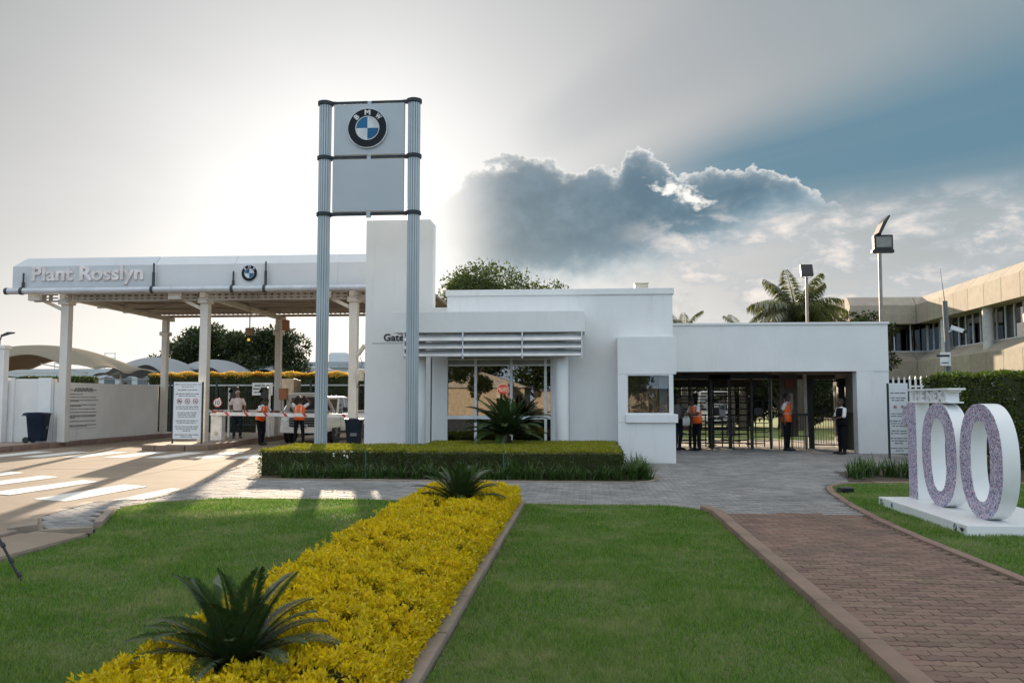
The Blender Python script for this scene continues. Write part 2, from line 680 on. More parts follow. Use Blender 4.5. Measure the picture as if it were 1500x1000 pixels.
# concrete road laid in slabs
road = structure('road', 'pale concrete entrance road laid in slabs', MB().box(-60, -5.9, -30, 62, -0.25, -0.045), M_joint)
slab_w, slab_l = 3.42, 4.6
mb = MB().bbox(-slab_w / 2 + .006, slab_w / 2 - .006, -slab_l / 2 + .006, slab_l / 2 - .006, -0.1, -0.03, 0.004)
slab_me = mb.mesh('slab')
slab_me.materials.append(M_conc)
for i in range(7):
    for j in range(9):
        o = bpy.data.objects.new('slab', slab_me)
        col.objects.link(o)
        o.parent = road
        o.location = (-7.62 - i * slab_w, 2.6 + j * slab_l, random.uniform(-0.003, 0.002))
M_conc_t = M_conc
# zebra stripes: two crossings
def stripe(poly):
    q = MB()
    q.prism(poly, -0.028, -0.0225)
    q.build('zebra_stripe', M_white_line, road)


for (a, b, c, d) in [((-7.42, 12.68), (-6.86, 12.5), (-6.97, 14.55), (-7.35, 14.75)), ((-8.75, 13.0), (-8.05, 12.75), (-7.95, 15.05), (-8.55, 15.35)),
                     ((-10.1, 13.75), (-9.5, 13.5), (-9.35, 15.85), (-9.85, 16.12)), ((-11.45, 14.7), (-10.85, 14.45), (-10.7, 16.7), (-11.25, 17.0)),
                     ((-12.8, 15.6), (-12.2, 15.35), (-12.05, 17.6), (-12.6, 17.9))]:
    stripe([a, b, c, d])
for k in range(7):
    x = -16.7 + k * 1.2
    stripe([(x, 22.4), (x + .62, 22.35), (x + .62, 24.75), (x, 24.85)])

# ---------------- lawns
LAWN1 = [(-5.55, -2), (-5.55, 9.3), (-5.85, 9.95), (-6.5, 11.45), (-6.62, 11.9), (-6.5, 12.35), (-6.1, 12.8), (-5.5, 13.05), (-4.5, 13.1), (-2.3, 13.0), (-2.2, -2)]
LAWN2 = [(-0.88, -2), (-0.88, 12.72), (0.6, 12.72), (1.25, 12.62), (1.55, 12.35), (1.68, 11.9), (1.68, -2)]
LAWN3 = [(3.78, -2), (3.78, 10.2), (3.82, 11.6), (3.93, 13.0), (4.12, 14.6), (4.38, 15.7), (4.8, 16.3), (5.4, 16.42), (13, 16.42), (13, -2)]
for nm, P, lb in (('lawn', LAWN1, 'soil bed of the lawn beside the road'), ('lawn', LAWN2, 'soil bed of the lawn beside the brick path'), ('lawn', LAWN3, 'soil bed of the lawn under the white numerals')):
    structure(nm, lb, MB().prism(P, -0.2, 0.004), M_turf)


def in_poly(x, y, P):
    inside = np.zeros(x.shape, bool)
    n = len(P)
    for i in range(n):
        x0, y0 = P[i]
        x1, y1 = P[(i + 1) % n]
        c = ((y0 > y) != (y1 > y)) & (x < (x1 - x0) * (y - y0) / ((y1 - y0) or 1e-9) + x0)
        inside ^= c
    return inside


M_grass = leaf('mown grass', (0.048, 0.155, 0.012), (0.225, 0.355, 0.065), 0.35, patch=0.9, c3=(0.37, 0.38, 0.16), pscale=1.3, gloss=0.1)


def grass(P, label, dens=1.0, ymax=17, xr=None):
    xs, ys = [p[0] for p in P], [p[1] for p in P]
    x0, x1 = xr or (min(xs), max(xs))
    y0, y1 = max(2.6, min(ys)), min(ymax, max(ys))
    bands = np.linspace(y0, y1, 14)
    px, py = [], []
    for a, b in zip(bands[:-1], bands[1:]):
        d = (a + b) / 2
        n = int((x1 - x0) * (b - a) * dens * 13000 * (4.0 / max(d, 3.5)) ** 1.25)
        px.append(rng.uniform(x0, x1, n))
        py.append(rng.uniform(a, b, n))
    x, y = np.concatenate(px), np.concatenate(py)
    # ragged edge: test a jittered point so that the turf does not end on a ruled line
    k = in_poly(x + rng.normal(0, .018, len(x)), y + rng.normal(0, .018, len(y)), P)
    x, y = x[k], y[k]
    n = len(x)
    d = np.hypot(x, y)
    h = rng.uniform(.022, .046, n) * (1 + 0.25 * np.sin(x * 3.1 + np.cos(y * 2.3) * 2))
    w = rng.uniform(.0035, .0055, n) * np.clip(d / 4.5, 1, 3.2)
    th = rng.uniform(0, 2 * np.pi, n)
    ln = rng.uniform(0.15, 0.95, n)
    az = rng.uniform(0, 2 * np.pi, n)
    base = np.stack([x, y, np.zeros(n)], 1)
    q = np.stack([np.cos(th), np.sin(th), np.zeros(n)], 1) * w[:, None] / 2
    tip = base + np.stack([np.cos(az) * ln * h, np.sin(az) * ln * h, h], 1)
    V = np.stack([base - q, base + q, tip], 1).reshape(-1, 3)
    me = mesh_arrays('grass', V, np.arange(3 * n).reshape(n, 3))
    o = link('grass', me, M_grass)
    tag(o, label, 'grass', kind='stuff')


grass(LAWN1, 'short mown grass between the road and the yellow hedge', 0.8)
grass(LAWN2, 'short mown grass between the yellow hedge and the brick path', 1.0)
grass(LAWN3, 'short mown grass around the white numeral sculpture', 0.7, xr=(3.7, 9.5))

# ---------------- pavers
def f_zig(x):
    return 0.013 * (abs(((x / 0.1) % 1.0) - 0.5) * 4 - 1)


def paver_outline(g=0.0042, w=0.2, h=0.1):
    xs = [.0022, 0.05, 0.10, 0.15, w - .0022]
    lo = [(x, f_zig(x) + g) for x in xs]
    hi = [(x, f_zig(x) + h - g) for x in reversed(xs)]
    return lo + hi


OUT = np.array(paver_outline())
CEN = OUT.mean(0)
INS = CEN + (OUT - CEN) * np.array([0.975, 0.91])
NP_ = len(OUT)


def paver_mesh_single(mat):
    V = [(x - .1, y - .05, -0.012) for x, y in OUT] + [(x - .1, y - .05, 0.0) for x, y in INS]
    F = [tuple(range(NP_, 2 * NP_))] + [(i, (i + 1) % NP_, NP_ + (i + 1) % NP_, NP_ + i) for i in range(NP_)]
    me = bpy.data.meshes.new('paver')
    me.from_pydata(V, [], F)
    me.materials.append(mat)
    return me


def pave(parent, keep, x0, x1, y0, y1, mat, n_single, label_stuff):
    rows = int((y1 - y0) / 0.1)
    cols = int((x1 - x0) / 0.2) + 1
    ii, jj = np.meshgrid(np.arange(cols), np.arange(rows))
    x = x0 + ii.ravel() * 0.2 + (jj.ravel() % 2) * 0.1
    y = y0 + jj.ravel() * 0.1
    k = keep(x + 0.1, y + 0.05)
    x, y = x[k], y[k]
    z = rng.normal(0, 0.0016, len(x))
    # only the ones inside the picture can be picked apart: those nearest in view come first
    cx, cy = x + .1, y + .05
    ang_ = np.degrees(np.arctan2(cx, cy))
    vis = (ang_ > -36) & (ang_ < 26.5) & (np.hypot(cx, cy) > 4.3)
    order = np.lexsort((np.hypot(cx, cy), ~vis))
    one, rest = order[:n_single], order[n_single:]
    me = paver_mesh_single(mat)
    for i in one:
        o = bpy.data.objects.new('paver', me)
        col.objects.link(o)
        o.parent = parent
        o.location = (x[i] + .1, y[i] + .05, z[i])
        o.rotation_euler = (random.gauss(0, .006), random.gauss(0, .006), random.gauss(0, .012))
    n = len(rest)
    if n:
        B = np.stack([np.r_[OUT[:, 0], INS[:, 0]], np.r_[OUT[:, 1], INS[:, 1]], np.r_[np.full(NP_, -.012), np.zeros(NP_)]], 1)
        off = np.stack([x[rest], y[rest], z[rest]], 1)
        tl = rng.normal(0, .006, (n, 2))
        V = B[None] + off[:, None]
        V[:, :, 2] += (B[None, :, 0] - .1) * tl[:, :1] + (B[None, :, 1] - .05) * tl[:, 1:]
        bmv = V.reshape(-1, 3)
        idx = np.arange(n)[:, None, None] * 2 * NP_
        side = np.array([(i, (i + 1) % NP_, NP_ + (i + 1) % NP_, NP_ + i) for i in range(NP_)])
        # top as quads between the two zigzag edges
        h = NP_ // 2
        topq = np.array([(NP_ + i, NP_ + i + 1, NP_ + 2 * h - 2 - i, NP_ + 2 * h - 1 - i) for i in range(h - 1)])
        F = (np.concatenate([side, topq])[None] + idx).reshape(-1, 4)
        me2 = mesh_arrays('paver_field', bmv, F)
        tag(link('paver_field', me2, mat, parent, world=False), label_stuff, None, kind='stuff')


path_o = structure('path', 'red brown brick path running to the gate', MB().box(1.72, 3.80, -2, 12.2, -0.2, -0.0125), M_bed)
wav = lambda x: 12.05 + 0.05 * np.sin(x * 5)
pave(path_o, lambda x, y: (x > 1.84) & (x < 3.70) & (y < wav(x)) & (y > 2.5), 1.80, 3.8, 2.4, 12.4, M_red, 300, 'more distant red brown pavers of the path')


def left_edge(y):
    return np.interp(y, [12.9, 14.6, 18, 21.8, 26], [-6.78, -6.95, -7.8, -8.4, -8.9])


def grey_keep(x, y):
    k = (y > 12.0) & (x > left_edge(y) + .06)
    k &= ~in_poly(x, y, [(p[0] * 1.0, p[1] + .06) for p in LAWN1])
    k &= ~((x > -2.9) & (x < -0.9) & (y < 12.85))
    k &= ~in_poly(x, y, [(p[0], p[1] + .08) for p in LAWN2])
    k &= ~in_poly(x, y, [(p[0] - .1, p[1] + .35) for p in LAWN3])
    k &= ~((y < wav(x)) & (x > 1.7))
    k &= ~((y > 16.35) & (x > -6.6) & (x < 0.9))            # hedge and building
    k &= ~((y > 16.35) & (y < 17.6) & (x > 0.8) & (x < 1.4))
    k &= ~((y > 18.6) & (x < 0.82) & (x > -6.6))
    k &= ~((y > 21.15) & (x < 2.2) & (x > -6.6))
    k &= ~((x < -6.6) & (y > 22.5))
    k &= (x < 8.9) & (y < 29.2)
    k &= ~((x > 4.9) & (y > 16.7) & (y < 19.3) & (x > 5.0 + (y - 16.7) * 0.12))
    return k


pav_o = structure('pavement', 'grey paver forecourt in front of the gatehouse', MB()
                  .add([(x, y, -0.0125) for x, y in [(-6.78, 12.9), (-6.95, 14.6), (-7.8, 18), (-8.4, 21.8), (-8.9, 26), (9.6, 26), (9.6, 11.9), (1.7, 11.9), (1.7, 12.2), (-2.9, 12.9)]]
                       + [(x, y, -0.2) for x, y in [(-6.78, 12.9), (-6.95, 14.6), (-7.8, 18), (-8.4, 21.8), (-8.9, 26), (9.6, 26), (9.6, 11.9), (1.7, 11.9), (1.7, 12.2), (-2.9, 12.9)]],
                       [tuple(range(10))] + [(i, (i + 1) % 10, 10 + (i + 1) % 10, 10 + i) for i in range(10)])
                  .box(1.5, 9.6, 26.003, 29.4, -0.2, -0.0125), M_bed)
pave(pav_o, grey_keep, -9.0, 9.2, 12.0, 29.2, M_grey, 300, 'more distant grey pavers of the forecourt')
# little paver apron where the kerb drops to the road
apron = structure('pavement', 'small grey paver apron at the dropped kerb beside the road', MB()
                  .prism([(-7.28, 10.87), (-7.5, 12.5), (-6.8, 12.86), (-6.62, 12.2), (-6.68, 11.4), (-5.9, 9.94), (-6.32, 9.6)], -0.2, -0.012), M_bed)
APR = [(-7.26, 10.9), (-7.48, 12.5), (-6.8, 12.82), (-6.64, 12.2), (-6.72, 11.4), (-5.95, 9.98), (-6.32, 9.65)]
pave(apron, lambda x, y: in_poly(x, y, APR), -7.7, -5.7, 9.5, 13.0, M_grey, 130, 'more pavers of the apron')

# ---------------- kerbs and edgings
def kerb(label, path, w, z0, z1, mat, seg=0.95, rnd=0.012, closed=False):
    root = None
    pts = [Vector((*p, 0)) for p in path]
    if closed:
        pts.append(pts[0].copy())
    pieces = []
    for a, b in zip(pts[:-1], pts[1:]):
        L = (b - a).length
        n = max(1, round(L / seg))
        for i in range(n):
            pieces.append((a.lerp(b, i / n), a.lerp(b, (i + 1) / n)))
    for i, (a, b) in enumerate(pieces):
        L = (b - a).length
        m = MB().bbox(-L / 2 + .004, L / 2 - .004, -w / 2, w / 2, z0, z1 + random.uniform(-.004, .004), min(rnd, w * .45))
        if root is None:
            root = bpy.data.objects.new('kerb', None)
            col.objects.link(root)
            tag(root, label, 'kerb', kind='structure')
        o = link('kerb_stone', m.mesh(), mat, root, world=False, smooth=40)
        c = (a + b) / 2
        d = b - a
        o.location = c
        o.rotation_euler = (0, 0, math.atan2(d.y, d.x) + random.gauss(0, .004))


kerb('thin concrete edging between the yellow hedge and the lawn', [(-0.95, 2.5), (-0.95, 12.75)], 0.11, -0.15, 0.052, M_kerb, 1.0)
kerb('rounded reddish kerb along the lawn side of the brick path', [(1.76, 2.5), (1.76, 11.8), (1.66, 12.3)], 0.15, -0.15, 0.075, M_kerbr, 1.0, 0.035)
kerb('flush edging along the far end of the lawns', [(1.60, 12.42), (1.28, 12.70), (0.6, 12.80), (-0.9, 12.80)], 0.10, -0.15, 0.010, M_kerb, 0.9)
kerb('flush edging curving round the end of the roadside lawn', [(-2.95, 13.06), (-4.5, 13.17), (-5.55, 13.12), (-6.15, 12.86), (-6.56, 12.4), (-6.69, 11.95)], 0.09, -0.15, 0.012, M_kerb, 0.9)
kerb('pale kerb stones beside the paver apron', [(-6.57, 11.5), (-6.18, 10.65), (-5.88, 9.98)], 0.10, -0.15, 0.075, M_kerb, 0.8)
kerb('brown edging between the brick path and the numeral lawn', [(3.73, 2.5), (3.73, 10.2), (3.77, 11.6), (3.88, 13.0), (4.06, 14.6), (4.30, 15.72), (4.68, 16.32), (5.3, 16.52)], 0.11, -0.15, 0.022, M_kerbr, 0.85)
kerb('wide brown edging behind the numeral lawn', [(5.35, 16.58), (10.5, 16.58)], 0.30, -0.15, 0.020, M_kerbr, 0.9)
kerb('grey edging in front of the clipped hedge', [(-6.55, 16.28), (0.9, 16.22), (1.22, 16.42), (1.36, 16.8), (1.36, 17.4), (1.2, 17.9)], 0.10, -0.15, 0.02, M_kerb, 0.9)
kerb('concrete edge strip between forecourt pavers and road', [(-6.80, 12.9), (-6.97, 14.6), (-7.82, 18), (-8.42, 21.8), (-8.9, 26)], 0.12, -0.2, 0.006, M_kerb, 1.0)
kerb('low concrete edge of the paver apron at the road', [(-6.4, 9.6), (-7.28, 10.88), (-7.50, 12.52), (-6.86, 12.9)], 0.14, -0.2, 0.006, M_kerb, 0.8)
kerb('short kerb between the paver apron and the slab walk', [(-6.36, 9.60), (-5.90, 9.92)], 0.10, -0.2, 0.03, M_kerb, 0.6)
kerb('tall road kerb beside the concrete slab walk', [(-6.48, 2.5), (-6.48, 9.3)], 0.16, -0.2, 0.08, M_kerb, 1.0, 0.03)
# sloping transition stone
mb = MB().add([(-6.55, 9.3, -.2), (-6.38, 9.62, -.2), (-7.15, 10.75, -.2), (-7.32, 10.55, -.2), (-6.56, 9.3, .09), (-6.40, 9.6, .09), (-7.12, 10.70, .012), (-7.24, 10.56, .012)],
              [(3, 2, 1, 0), (4, 5, 6, 7), (0, 1, 5, 4), (1, 2, 6, 5), (2, 3, 7, 6), (3, 0, 4, 7)])
structure('kerb', 'sloping kerb stone where the kerb drops to the apron', mb, M_kerb)
walk = structure('pavement', 'raised concrete slab walk between kerb and lawn', MB().prism([(-6.40, 2.5), (-5.58, 2.5), (-5.58, 9.28), (-6.36, 9.52)], -0.2, 0.03), M_kerb)
for k in range(6):
    y1 = 9.27 - k * 1.5
    MB().bbox(-6.385, -5.6, y1 - 1.49, y1, -0.1, 0.045, 0.008).build('slab', M_conc, walk)

# traffic island and the raised walk along the white wall
ISL = [(-13.75, 25.75), (-13.2, 25.45), (-12.3, 25.5), (-11.75, 25.95), (-11.72, 27.5), (-12.0, 29.5), (-12.05, 35.4), (-13.9, 35.4), (-13.95, 27)]
M_islt = pm('island paving', (0.33, 0.27, 0.215), 0.85, scale=2.5, base2=(0.25, 0.20, 0.165), bump=0.3)
isl_o = structure('traffic_island', 'raised kerbed traffic island under the canopy', MB().prism([(x * 1.0 + (0.06 if x < -12.8 else -0.06), y + .06) for x, y in ISL], -0.2, 0.135), M_islt)
kerb('kerb stones round the traffic island', ISL, 0.14, -0.2, 0.145, M_kerbr, 0.62, 0.02, closed=True)
structure('pavement', 'raised concrete walk beside the white boundary wall', MB().box(-40, -17.52, 12, 36.4, -0.2, 0.135), M_islt)
kerb('kerb stones along the walk beside the white wall', [(-17.45, 14), (-17.45, 36.4), ], 0.15, -0.2, 0.15, M_kerbr, 0.9, 0.02)
structure('pavement', 'asphalt parking area beyond the fence', MB().box(-60, -2, 46, 75, -0.2, -0.035), M_asph)
structure('lawn', 'sunlit garden lawn behind the turnstiles', MB().box(-4, 22, 34.5, 75, -0.2, -0.03), pm('garden turf', (0.13, 0.20, 0.045), 0.95, scale=2.5, base2=(0.20, 0.22, 0.06), bump=0.8, bscale=25))
structure('path', 'paved walk behind the turnstiles', MB().box(-2, 14, 29.4, 34.5, -0.2, -0.028), pm('inner walk', (0.35, 0.29, 0.23), 0.85, scale=2, bump=0.3))

# ================================================================== GATEHOUSE
M_wall = pm('white painted plaster', (0.80, 0.80, 0.79), 0.75, scale=0.8, base2=(0.745, 0.745, 0.74), bump=0.4, bscale=45, streak=(0.64, 0.63, 0.61))
M_wall2 = pm('white painted plaster weathered', (0.78, 0.775, 0.76), 0.75, scale=0.8, base2=(0.70, 0.69, 0.67), bump=0.4, bscale=45, streak=(0.58, 0.56, 0.53))
M_alu = pm('white powder coated aluminium', (0.74, 0.75, 0.76), 0.4, var=0.05)
M_slat = pm('silver louvre aluminium', (0.62, 0.64, 0.66), 0.38, 0.55, var=0.06)
M_dark = pm('dark steel', (0.022, 0.026, 0.027), 0.5, 0.3, var=0.1)
M_black = pm('black plastic', (0.014, 0.014, 0.016), 0.45)
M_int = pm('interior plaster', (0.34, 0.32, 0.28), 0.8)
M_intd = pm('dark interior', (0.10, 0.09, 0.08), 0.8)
M_glass = glass('window glass', (0.30, 0.32, 0.31), 0.13)
M_glass2 = glass('kiosk glass', (0.80, 0.82, 0.82), 0.03)
M_letter = pm('letter black', (0.02, 0.02, 0.022), 0.5)
M_emb_k = pm('emblem black enamel', (0.010, 0.012, 0.016), 0.45, spec=0.2)
M_emb_w = pm('emblem white enamel', (0.66, 0.68, 0.70), 0.4, spec=0.3)
M_emb_b = pm('emblem blue enamel', (0.012, 0.125, 0.27), 0.4, spec=0.3)


def emblem(parent, c, r, t=0.03, fwd=(0, -1, 0)):
    """round badge: black ring with three letters, four quadrants; the face looks along -y (fwd turns it)"""
    Rm = Vector((0, -1, 0)).rotation_difference(Vector(fwd)).to_matrix().to_4x4()
    T = Matrix.Translation(c) @ Rm
    n = 40

    def ring(r0, r1, y0, y1):
        q = MB()
        q.X = T
        V = []
        for rad, y in ((r0, y0), (r1, y0), (r1, y1), (r0, y1)):
            V += [(rad * math.cos(2 * math.pi * j / n), y, rad * math.sin(2 * math.pi * j / n)) for j in range(n)]
        q.add(V, [(a * n + j, a * n + (j + 1) % n, ((a + 1) % 4) * n + (j + 1) % n, ((a + 1) % 4) * n + j) for a in range(4) for j in range(n)])
        return q
    ring(r * .60, r * .965, -t, 0.0).build('emblem_ring', M_emb_k, parent)
    ring(r * .965, r, -t * 1.12, 0.0).build('emblem_rim', M_emb_w, parent)
    ring(r * .565, r * .60, -t * 1.12, 0.0).build('emblem_rim', M_emb_w, parent)
    for k in range(4):
        q = MB()
        q.X = T
        a0 = math.pi / 2 * k
        pts = [(0, 0)] + [(r * .565 * math.cos(a0 + math.pi / 2 * j / 9), r * .565 * math.sin(a0 + math.pi / 2 * j / 9)) for j in range(10)]
        q.extr(pts, 'y', -t * .9, 0)
        q.build('emblem_quadrant', M_emb_w if k in (0, 2) else M_emb_b, parent)
    for ch, a in (('B', 44), ('M', 0), ('W', -44)):
        me = fit_text(text_mesh(ch, 1, 0.02, 0.05), width=r * (.21 if ch == 'B' else .29), height=r * .26)
        xs = [v.co.x for v in me.vertices]
        me.transform(Matrix.Translation((-max(xs) / 2, r * .655, 0)))
        zs = max(abs(v.co.z) for v in me.vertices) or 1
        me.transform(Matrix.Diagonal((1, 1, t * .12 / zs, 1)))
        me.transform(T @ Matrix.Translation((0, -t * 1.0, 0)) @ FRONT @ Matrix.Rotation(R(a), 4, 'Z'))
        link('emblem_letter', me, M_emb_w, parent)


gh = thing('gatehouse', 'white plastered gatehouse with flat roof, louvred window and covered turnstile wing', 'building', (0, 22, 0))

# main block (walls butt against each other; the window bay is left open)
MB().box(-0.40, 2.23, 21.9, 27.0, 0, 4.23).build('wall', M_wall, gh)
MB().box(-3.57, -0.402, 21.9, 22.35, 2.64, 4.228).build('wall', M_wall, gh)
MB().box(-3.57, -3.3, 22.352, 27.0, 0, 4.228).build('wall', M_wall, gh)
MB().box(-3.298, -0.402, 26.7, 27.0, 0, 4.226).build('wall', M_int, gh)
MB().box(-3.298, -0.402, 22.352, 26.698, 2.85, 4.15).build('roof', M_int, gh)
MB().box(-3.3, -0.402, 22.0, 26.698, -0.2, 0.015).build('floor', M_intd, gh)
cp = MB().bbox(-3.61, 2.27, 21.86, 27.05, 4.232, 4.39, .012).build('coping', M_wall, gh)
# low link and the tall fin wall
MB().box(-4.10, -3.572, 22.62, 24.0, 0, 4.02).build('wall', M_wall, gh)
MB().box(-4.02, -3.574, 22.05, 22.618, 0, 3.19).build('wall', M_wall, gh)
fin = MB().extr([(-5.92, 0), (-4.08, 0), (-4.08, 6.33), (-4.17, 6.42), (-5.92, 6.42)], 'y', 22.6, 23.02).build('fin_wall', M_wall, gh)
gate_t = fit_text(text_mesh('Gate', 1, 0.03, 0.022), width=0.56, height=0.20)
gate_t.transform(Matrix.Diagonal((1, 1, .25, 1)))
gate_t.transform(Matrix.Translation((-5.41, 22.592, 3.12)) @ FRONT)
for me in islands(gate_t):
    link('letter', me, M_letter, fin)
MB().box(-5.73, -4.62, 22.594, 22.5995, 3.055, 3.07).build('underline', pm('thin grey line', (0.25, 0.25, 0.25), .6), fin)

# projecting slab and louvre
slab_o = MB().bbox(-4.73, 0.0, 20.8, 21.898, 3.2, 3.72, .015).build('awning_slab', M_wall, gh)
for xb in (-4.47, -3.0, -1.53, -0.075):
    b = MB()
    b.box(xb - .018, xb + .018, 20.80, 20.90, 2.56, 3.198)
    b.box(xb - .016, xb + .016, 20.90, 20.96, 2.60, 3.197)
    b.build('louvre_bracket', M_slat, gh)
for (xa, xb) in ((-4.45, -3.02), (-2.98, -1.55), (-1.51, -0.095)):
    for k in range(3):
        z = 2.62 + k * 0.19
        pr = [(20.765, z - .01), (20.785, z - .03), (20.93, z + .135), (20.91, z + .155)]
        # shallow aerofoil blade
        pr = [(20.755, z), (20.765, z - .022), (20.80, z - .02), (20.925, z + .13), (20.92, z + .15), (20.90, z + .152), (20.77, z + .03)]
        MB().extr(pr, 'x', xa, xb).build('louvre_slat', M_slat, gh, smooth=35)
for xc in (-4.16, -0.57):
    MB().lathe([(0.165, 0.0), (0.165, 3.199)], 32, (xc, 21.25, 0)).build('column', M_wall, gh, smooth=40)

# bay window: frame bars, panes
WY = 22.12
xs_ = [-3.96, -3.78, -2.84, -1.91, -1.02, -0.86]
MB().box(-4.02, -3.99, 22.05, 22.2, 0, 2.64).build('window_jamb', M_alu, gh)
MB().box(-0.86 + .03, -0.402, 22.05, 22.349, 0, 2.638).build('wall', M_wall, gh)
for x in xs_:
    w = 0.028 if x in (xs_[0], xs_[-1]) else 0.034
    MB().box(x - w, x + w, WY - .05, WY + .05, 0.016, 2.636).build('mullion', M_alu, gh)
zs_ = [0.12, 1.09, 2.44, 2.60]
for i in range(5):
    a, b = xs_[i] + .035, xs_[i + 1] - .035
    for z in zs_:
        h = 0.045 if z == 1.09 else 0.022
        MB().box(a, b, WY - .045, WY + .045, z - h, z + h).build('transom', M_alu, gh)
    for z0, z1 in zip(zs_[:-1], zs_[1:]):
        MB().box(a, b, WY - .004, WY + .004, z0 + .02, z1 - .02).build('pane', M_glass if z1 < 2.5 else pm('grey spandrel panel', (0.30, 0.31, 0.31), 0.35), gh)
# vertical blinds and a counter inside
M_blind = pm('blind fabric', (0.50, 0.52, 0.52), 0.8)
for k in range(13):
    x = -3.86 + k * 0.075 if k < 9 else -1.32 + (k - 9) * 0.09
    MB().bar((x, 22.45, 0.1), (x, 22.45, 2.55), 0.055, 0.004, up=(1, 0.6, 0)).build('blind_strip', M_blind, gh)
dk = MB().bbox(-2.9, -1.2, 24.0, 24.6, 0.02, 1.05, .01).build('counter', pm('counter wood', (0.22, 0.14, 0.08), .5), gh)
# pale poster hanging on the wall at the far end of the room
MB().box(-3.05, -2.55, 26.66, 26.698, 1.5, 2.2).build('notice_board', pm('pinboard paper', (0.6, 0.58, 0.5), .8), gh)

# kiosk bay on the corner
MB().bbox(0.80, 2.23, 21.2, 21.898, 2.17, 3.1, .008).build('wall', M_wall, gh)
MB().box(0.80, 1.02, 21.2, 21.898, 0.99, 2.168).build('wall', M_wall, gh)
MB().box(0.80, 2.20, 21.2, 21.898, 0, 0.985).build('wall', M_wall, gh)
MB().bbox(0.99, 2.255, 21.13, 21.896, 0.985, 1.19, .012).build('window_sill', M_wall, gh)
MB().box(1.021, 2.15, 21.88, 21.899, 1.19, 2.169).build('window_backing', M_intd, gh)
MB().box(1.02, 1.052, 21.22, 21.3, 1.19, 2.169).build('window_frame', M_alu, gh)
MB().box(1.052, 2.05, 21.22, 21.3, 1.19, 1.222).build('window_frame', M_alu, gh)
MB().box(1.052, 2.05, 21.22, 21.3, 2.138, 2.169).build('window_frame', M_alu, gh)
MB().box(2.05, 2.15, 21.2, 21.3, 1.19, 2.169).build('window_post', M_wall, gh)
MB().box(1.052, 2.05, 21.25, 21.258, 1.222, 2.138).build('pane', M_glass2, gh)
MB().box(2.12, 2.128, 21.302, 21.87, 1.192, 2.168).build('pane', M_glass2, gh)
MB().bbox(1.85, 2.04, 21.6, 21.86, 1.192, 2.1, .01).build('blind', M_blind, gh)

ps = thing('poster_board', 'small tan poster board with round emblem leaning inside the kiosk window', 'poster', (1.55, 21.42, 1.19))
brd = MB().box(1.43, 1.70, 21.41, 21.425, 1.19, 1.90).build('board', pm('tan poster', (0.45, 0.27, 0.13), .6, scale=9, var=.25), ps)
emblem(brd, (1.575, 21.409, 1.66), 0.105, 0.008)
MB().ball((1.56, 21.40, 1.36), (0.075, 0.006, 0.10), 2).build('print_motif', M_letter, brd)
for o in (ps,):
    o.rotation_euler = (0, R(9), 0)

# ventilation box on the roof
vb = thing('roof_vent', 'small beige box vent standing on the gatehouse roof', 'vent', (1.65, 24.5, 4.391))
M_beige = pm('beige sheet metal', (0.55, 0.50, 0.42), .6)
cs = MB().bbox(1.43, 1.80, 24.3, 24.9, 4.391, 4.83, .012).build('casing', M_beige, vb)
MB().bbox(1.41, 1.82, 24.28, 24.92, 4.832, 4.86, .008).build('lid', M_beige, vb)
for k in range(2):
    MB().box(1.55, 1.72, 24.29, 24.299, 4.60 + k * .045, 4.625 + k * .045).build('vent_slot', M_dark, cs)

# ---------------- turnstile wing
MB().box(2.232, 8.75, 25.5, 25.78, 2.37, 3.73).build('lintel', M_wall, gh)
MB().bbox(2.20, 8.79, 25.46, 29.4, 3.732, 3.80, .01).build('coping', M_wall, gh)
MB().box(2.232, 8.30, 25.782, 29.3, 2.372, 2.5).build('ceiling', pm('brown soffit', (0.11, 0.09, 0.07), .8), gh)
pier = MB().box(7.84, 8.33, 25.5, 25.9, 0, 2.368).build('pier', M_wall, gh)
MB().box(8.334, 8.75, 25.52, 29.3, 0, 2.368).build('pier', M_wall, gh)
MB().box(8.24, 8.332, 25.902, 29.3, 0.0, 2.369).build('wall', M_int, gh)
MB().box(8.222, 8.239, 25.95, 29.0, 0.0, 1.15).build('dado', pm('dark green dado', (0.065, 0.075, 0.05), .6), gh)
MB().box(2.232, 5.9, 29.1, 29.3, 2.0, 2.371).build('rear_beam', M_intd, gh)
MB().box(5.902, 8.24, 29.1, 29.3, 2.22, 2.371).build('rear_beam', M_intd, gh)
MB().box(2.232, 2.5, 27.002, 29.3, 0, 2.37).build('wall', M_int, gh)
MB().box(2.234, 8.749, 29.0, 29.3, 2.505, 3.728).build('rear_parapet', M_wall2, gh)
# slim posts and a control panel at the back of the wing
for x, y in ((5.95, 28.2), (6.97, 27.9)):
    MB().bbox(x - .05, x + .05, y - .05, y + .05, 0.0, 2.37, .008).build('post', pm('cream post', (0.62, 0.58, 0.50), .6), gh)
MB().box(6.32, 6.86, 28.42, 28.5, 0.35, 2.37).build('partition', pm('grey brown panel', (0.16, 0.145, 0.125), .7), gh)
MB().box(6.42, 6.70, 28.35, 28.418, 1.25, 1.75).build('control_panel', pm('cream panel box', (0.55, 0.50, 0.42), .6), gh)
MB().box(6.45, 6.75, 28.36, 28.418, 1.9, 2.2).build('warning_lamp', pm('dull red box', (0.22, 0.05, 0.03), .5), gh)
wn = MB().box(8.19, 8.238, 26.3, 26.7, 1.55, 1.95).build('wall_notice', M_letter, gh)

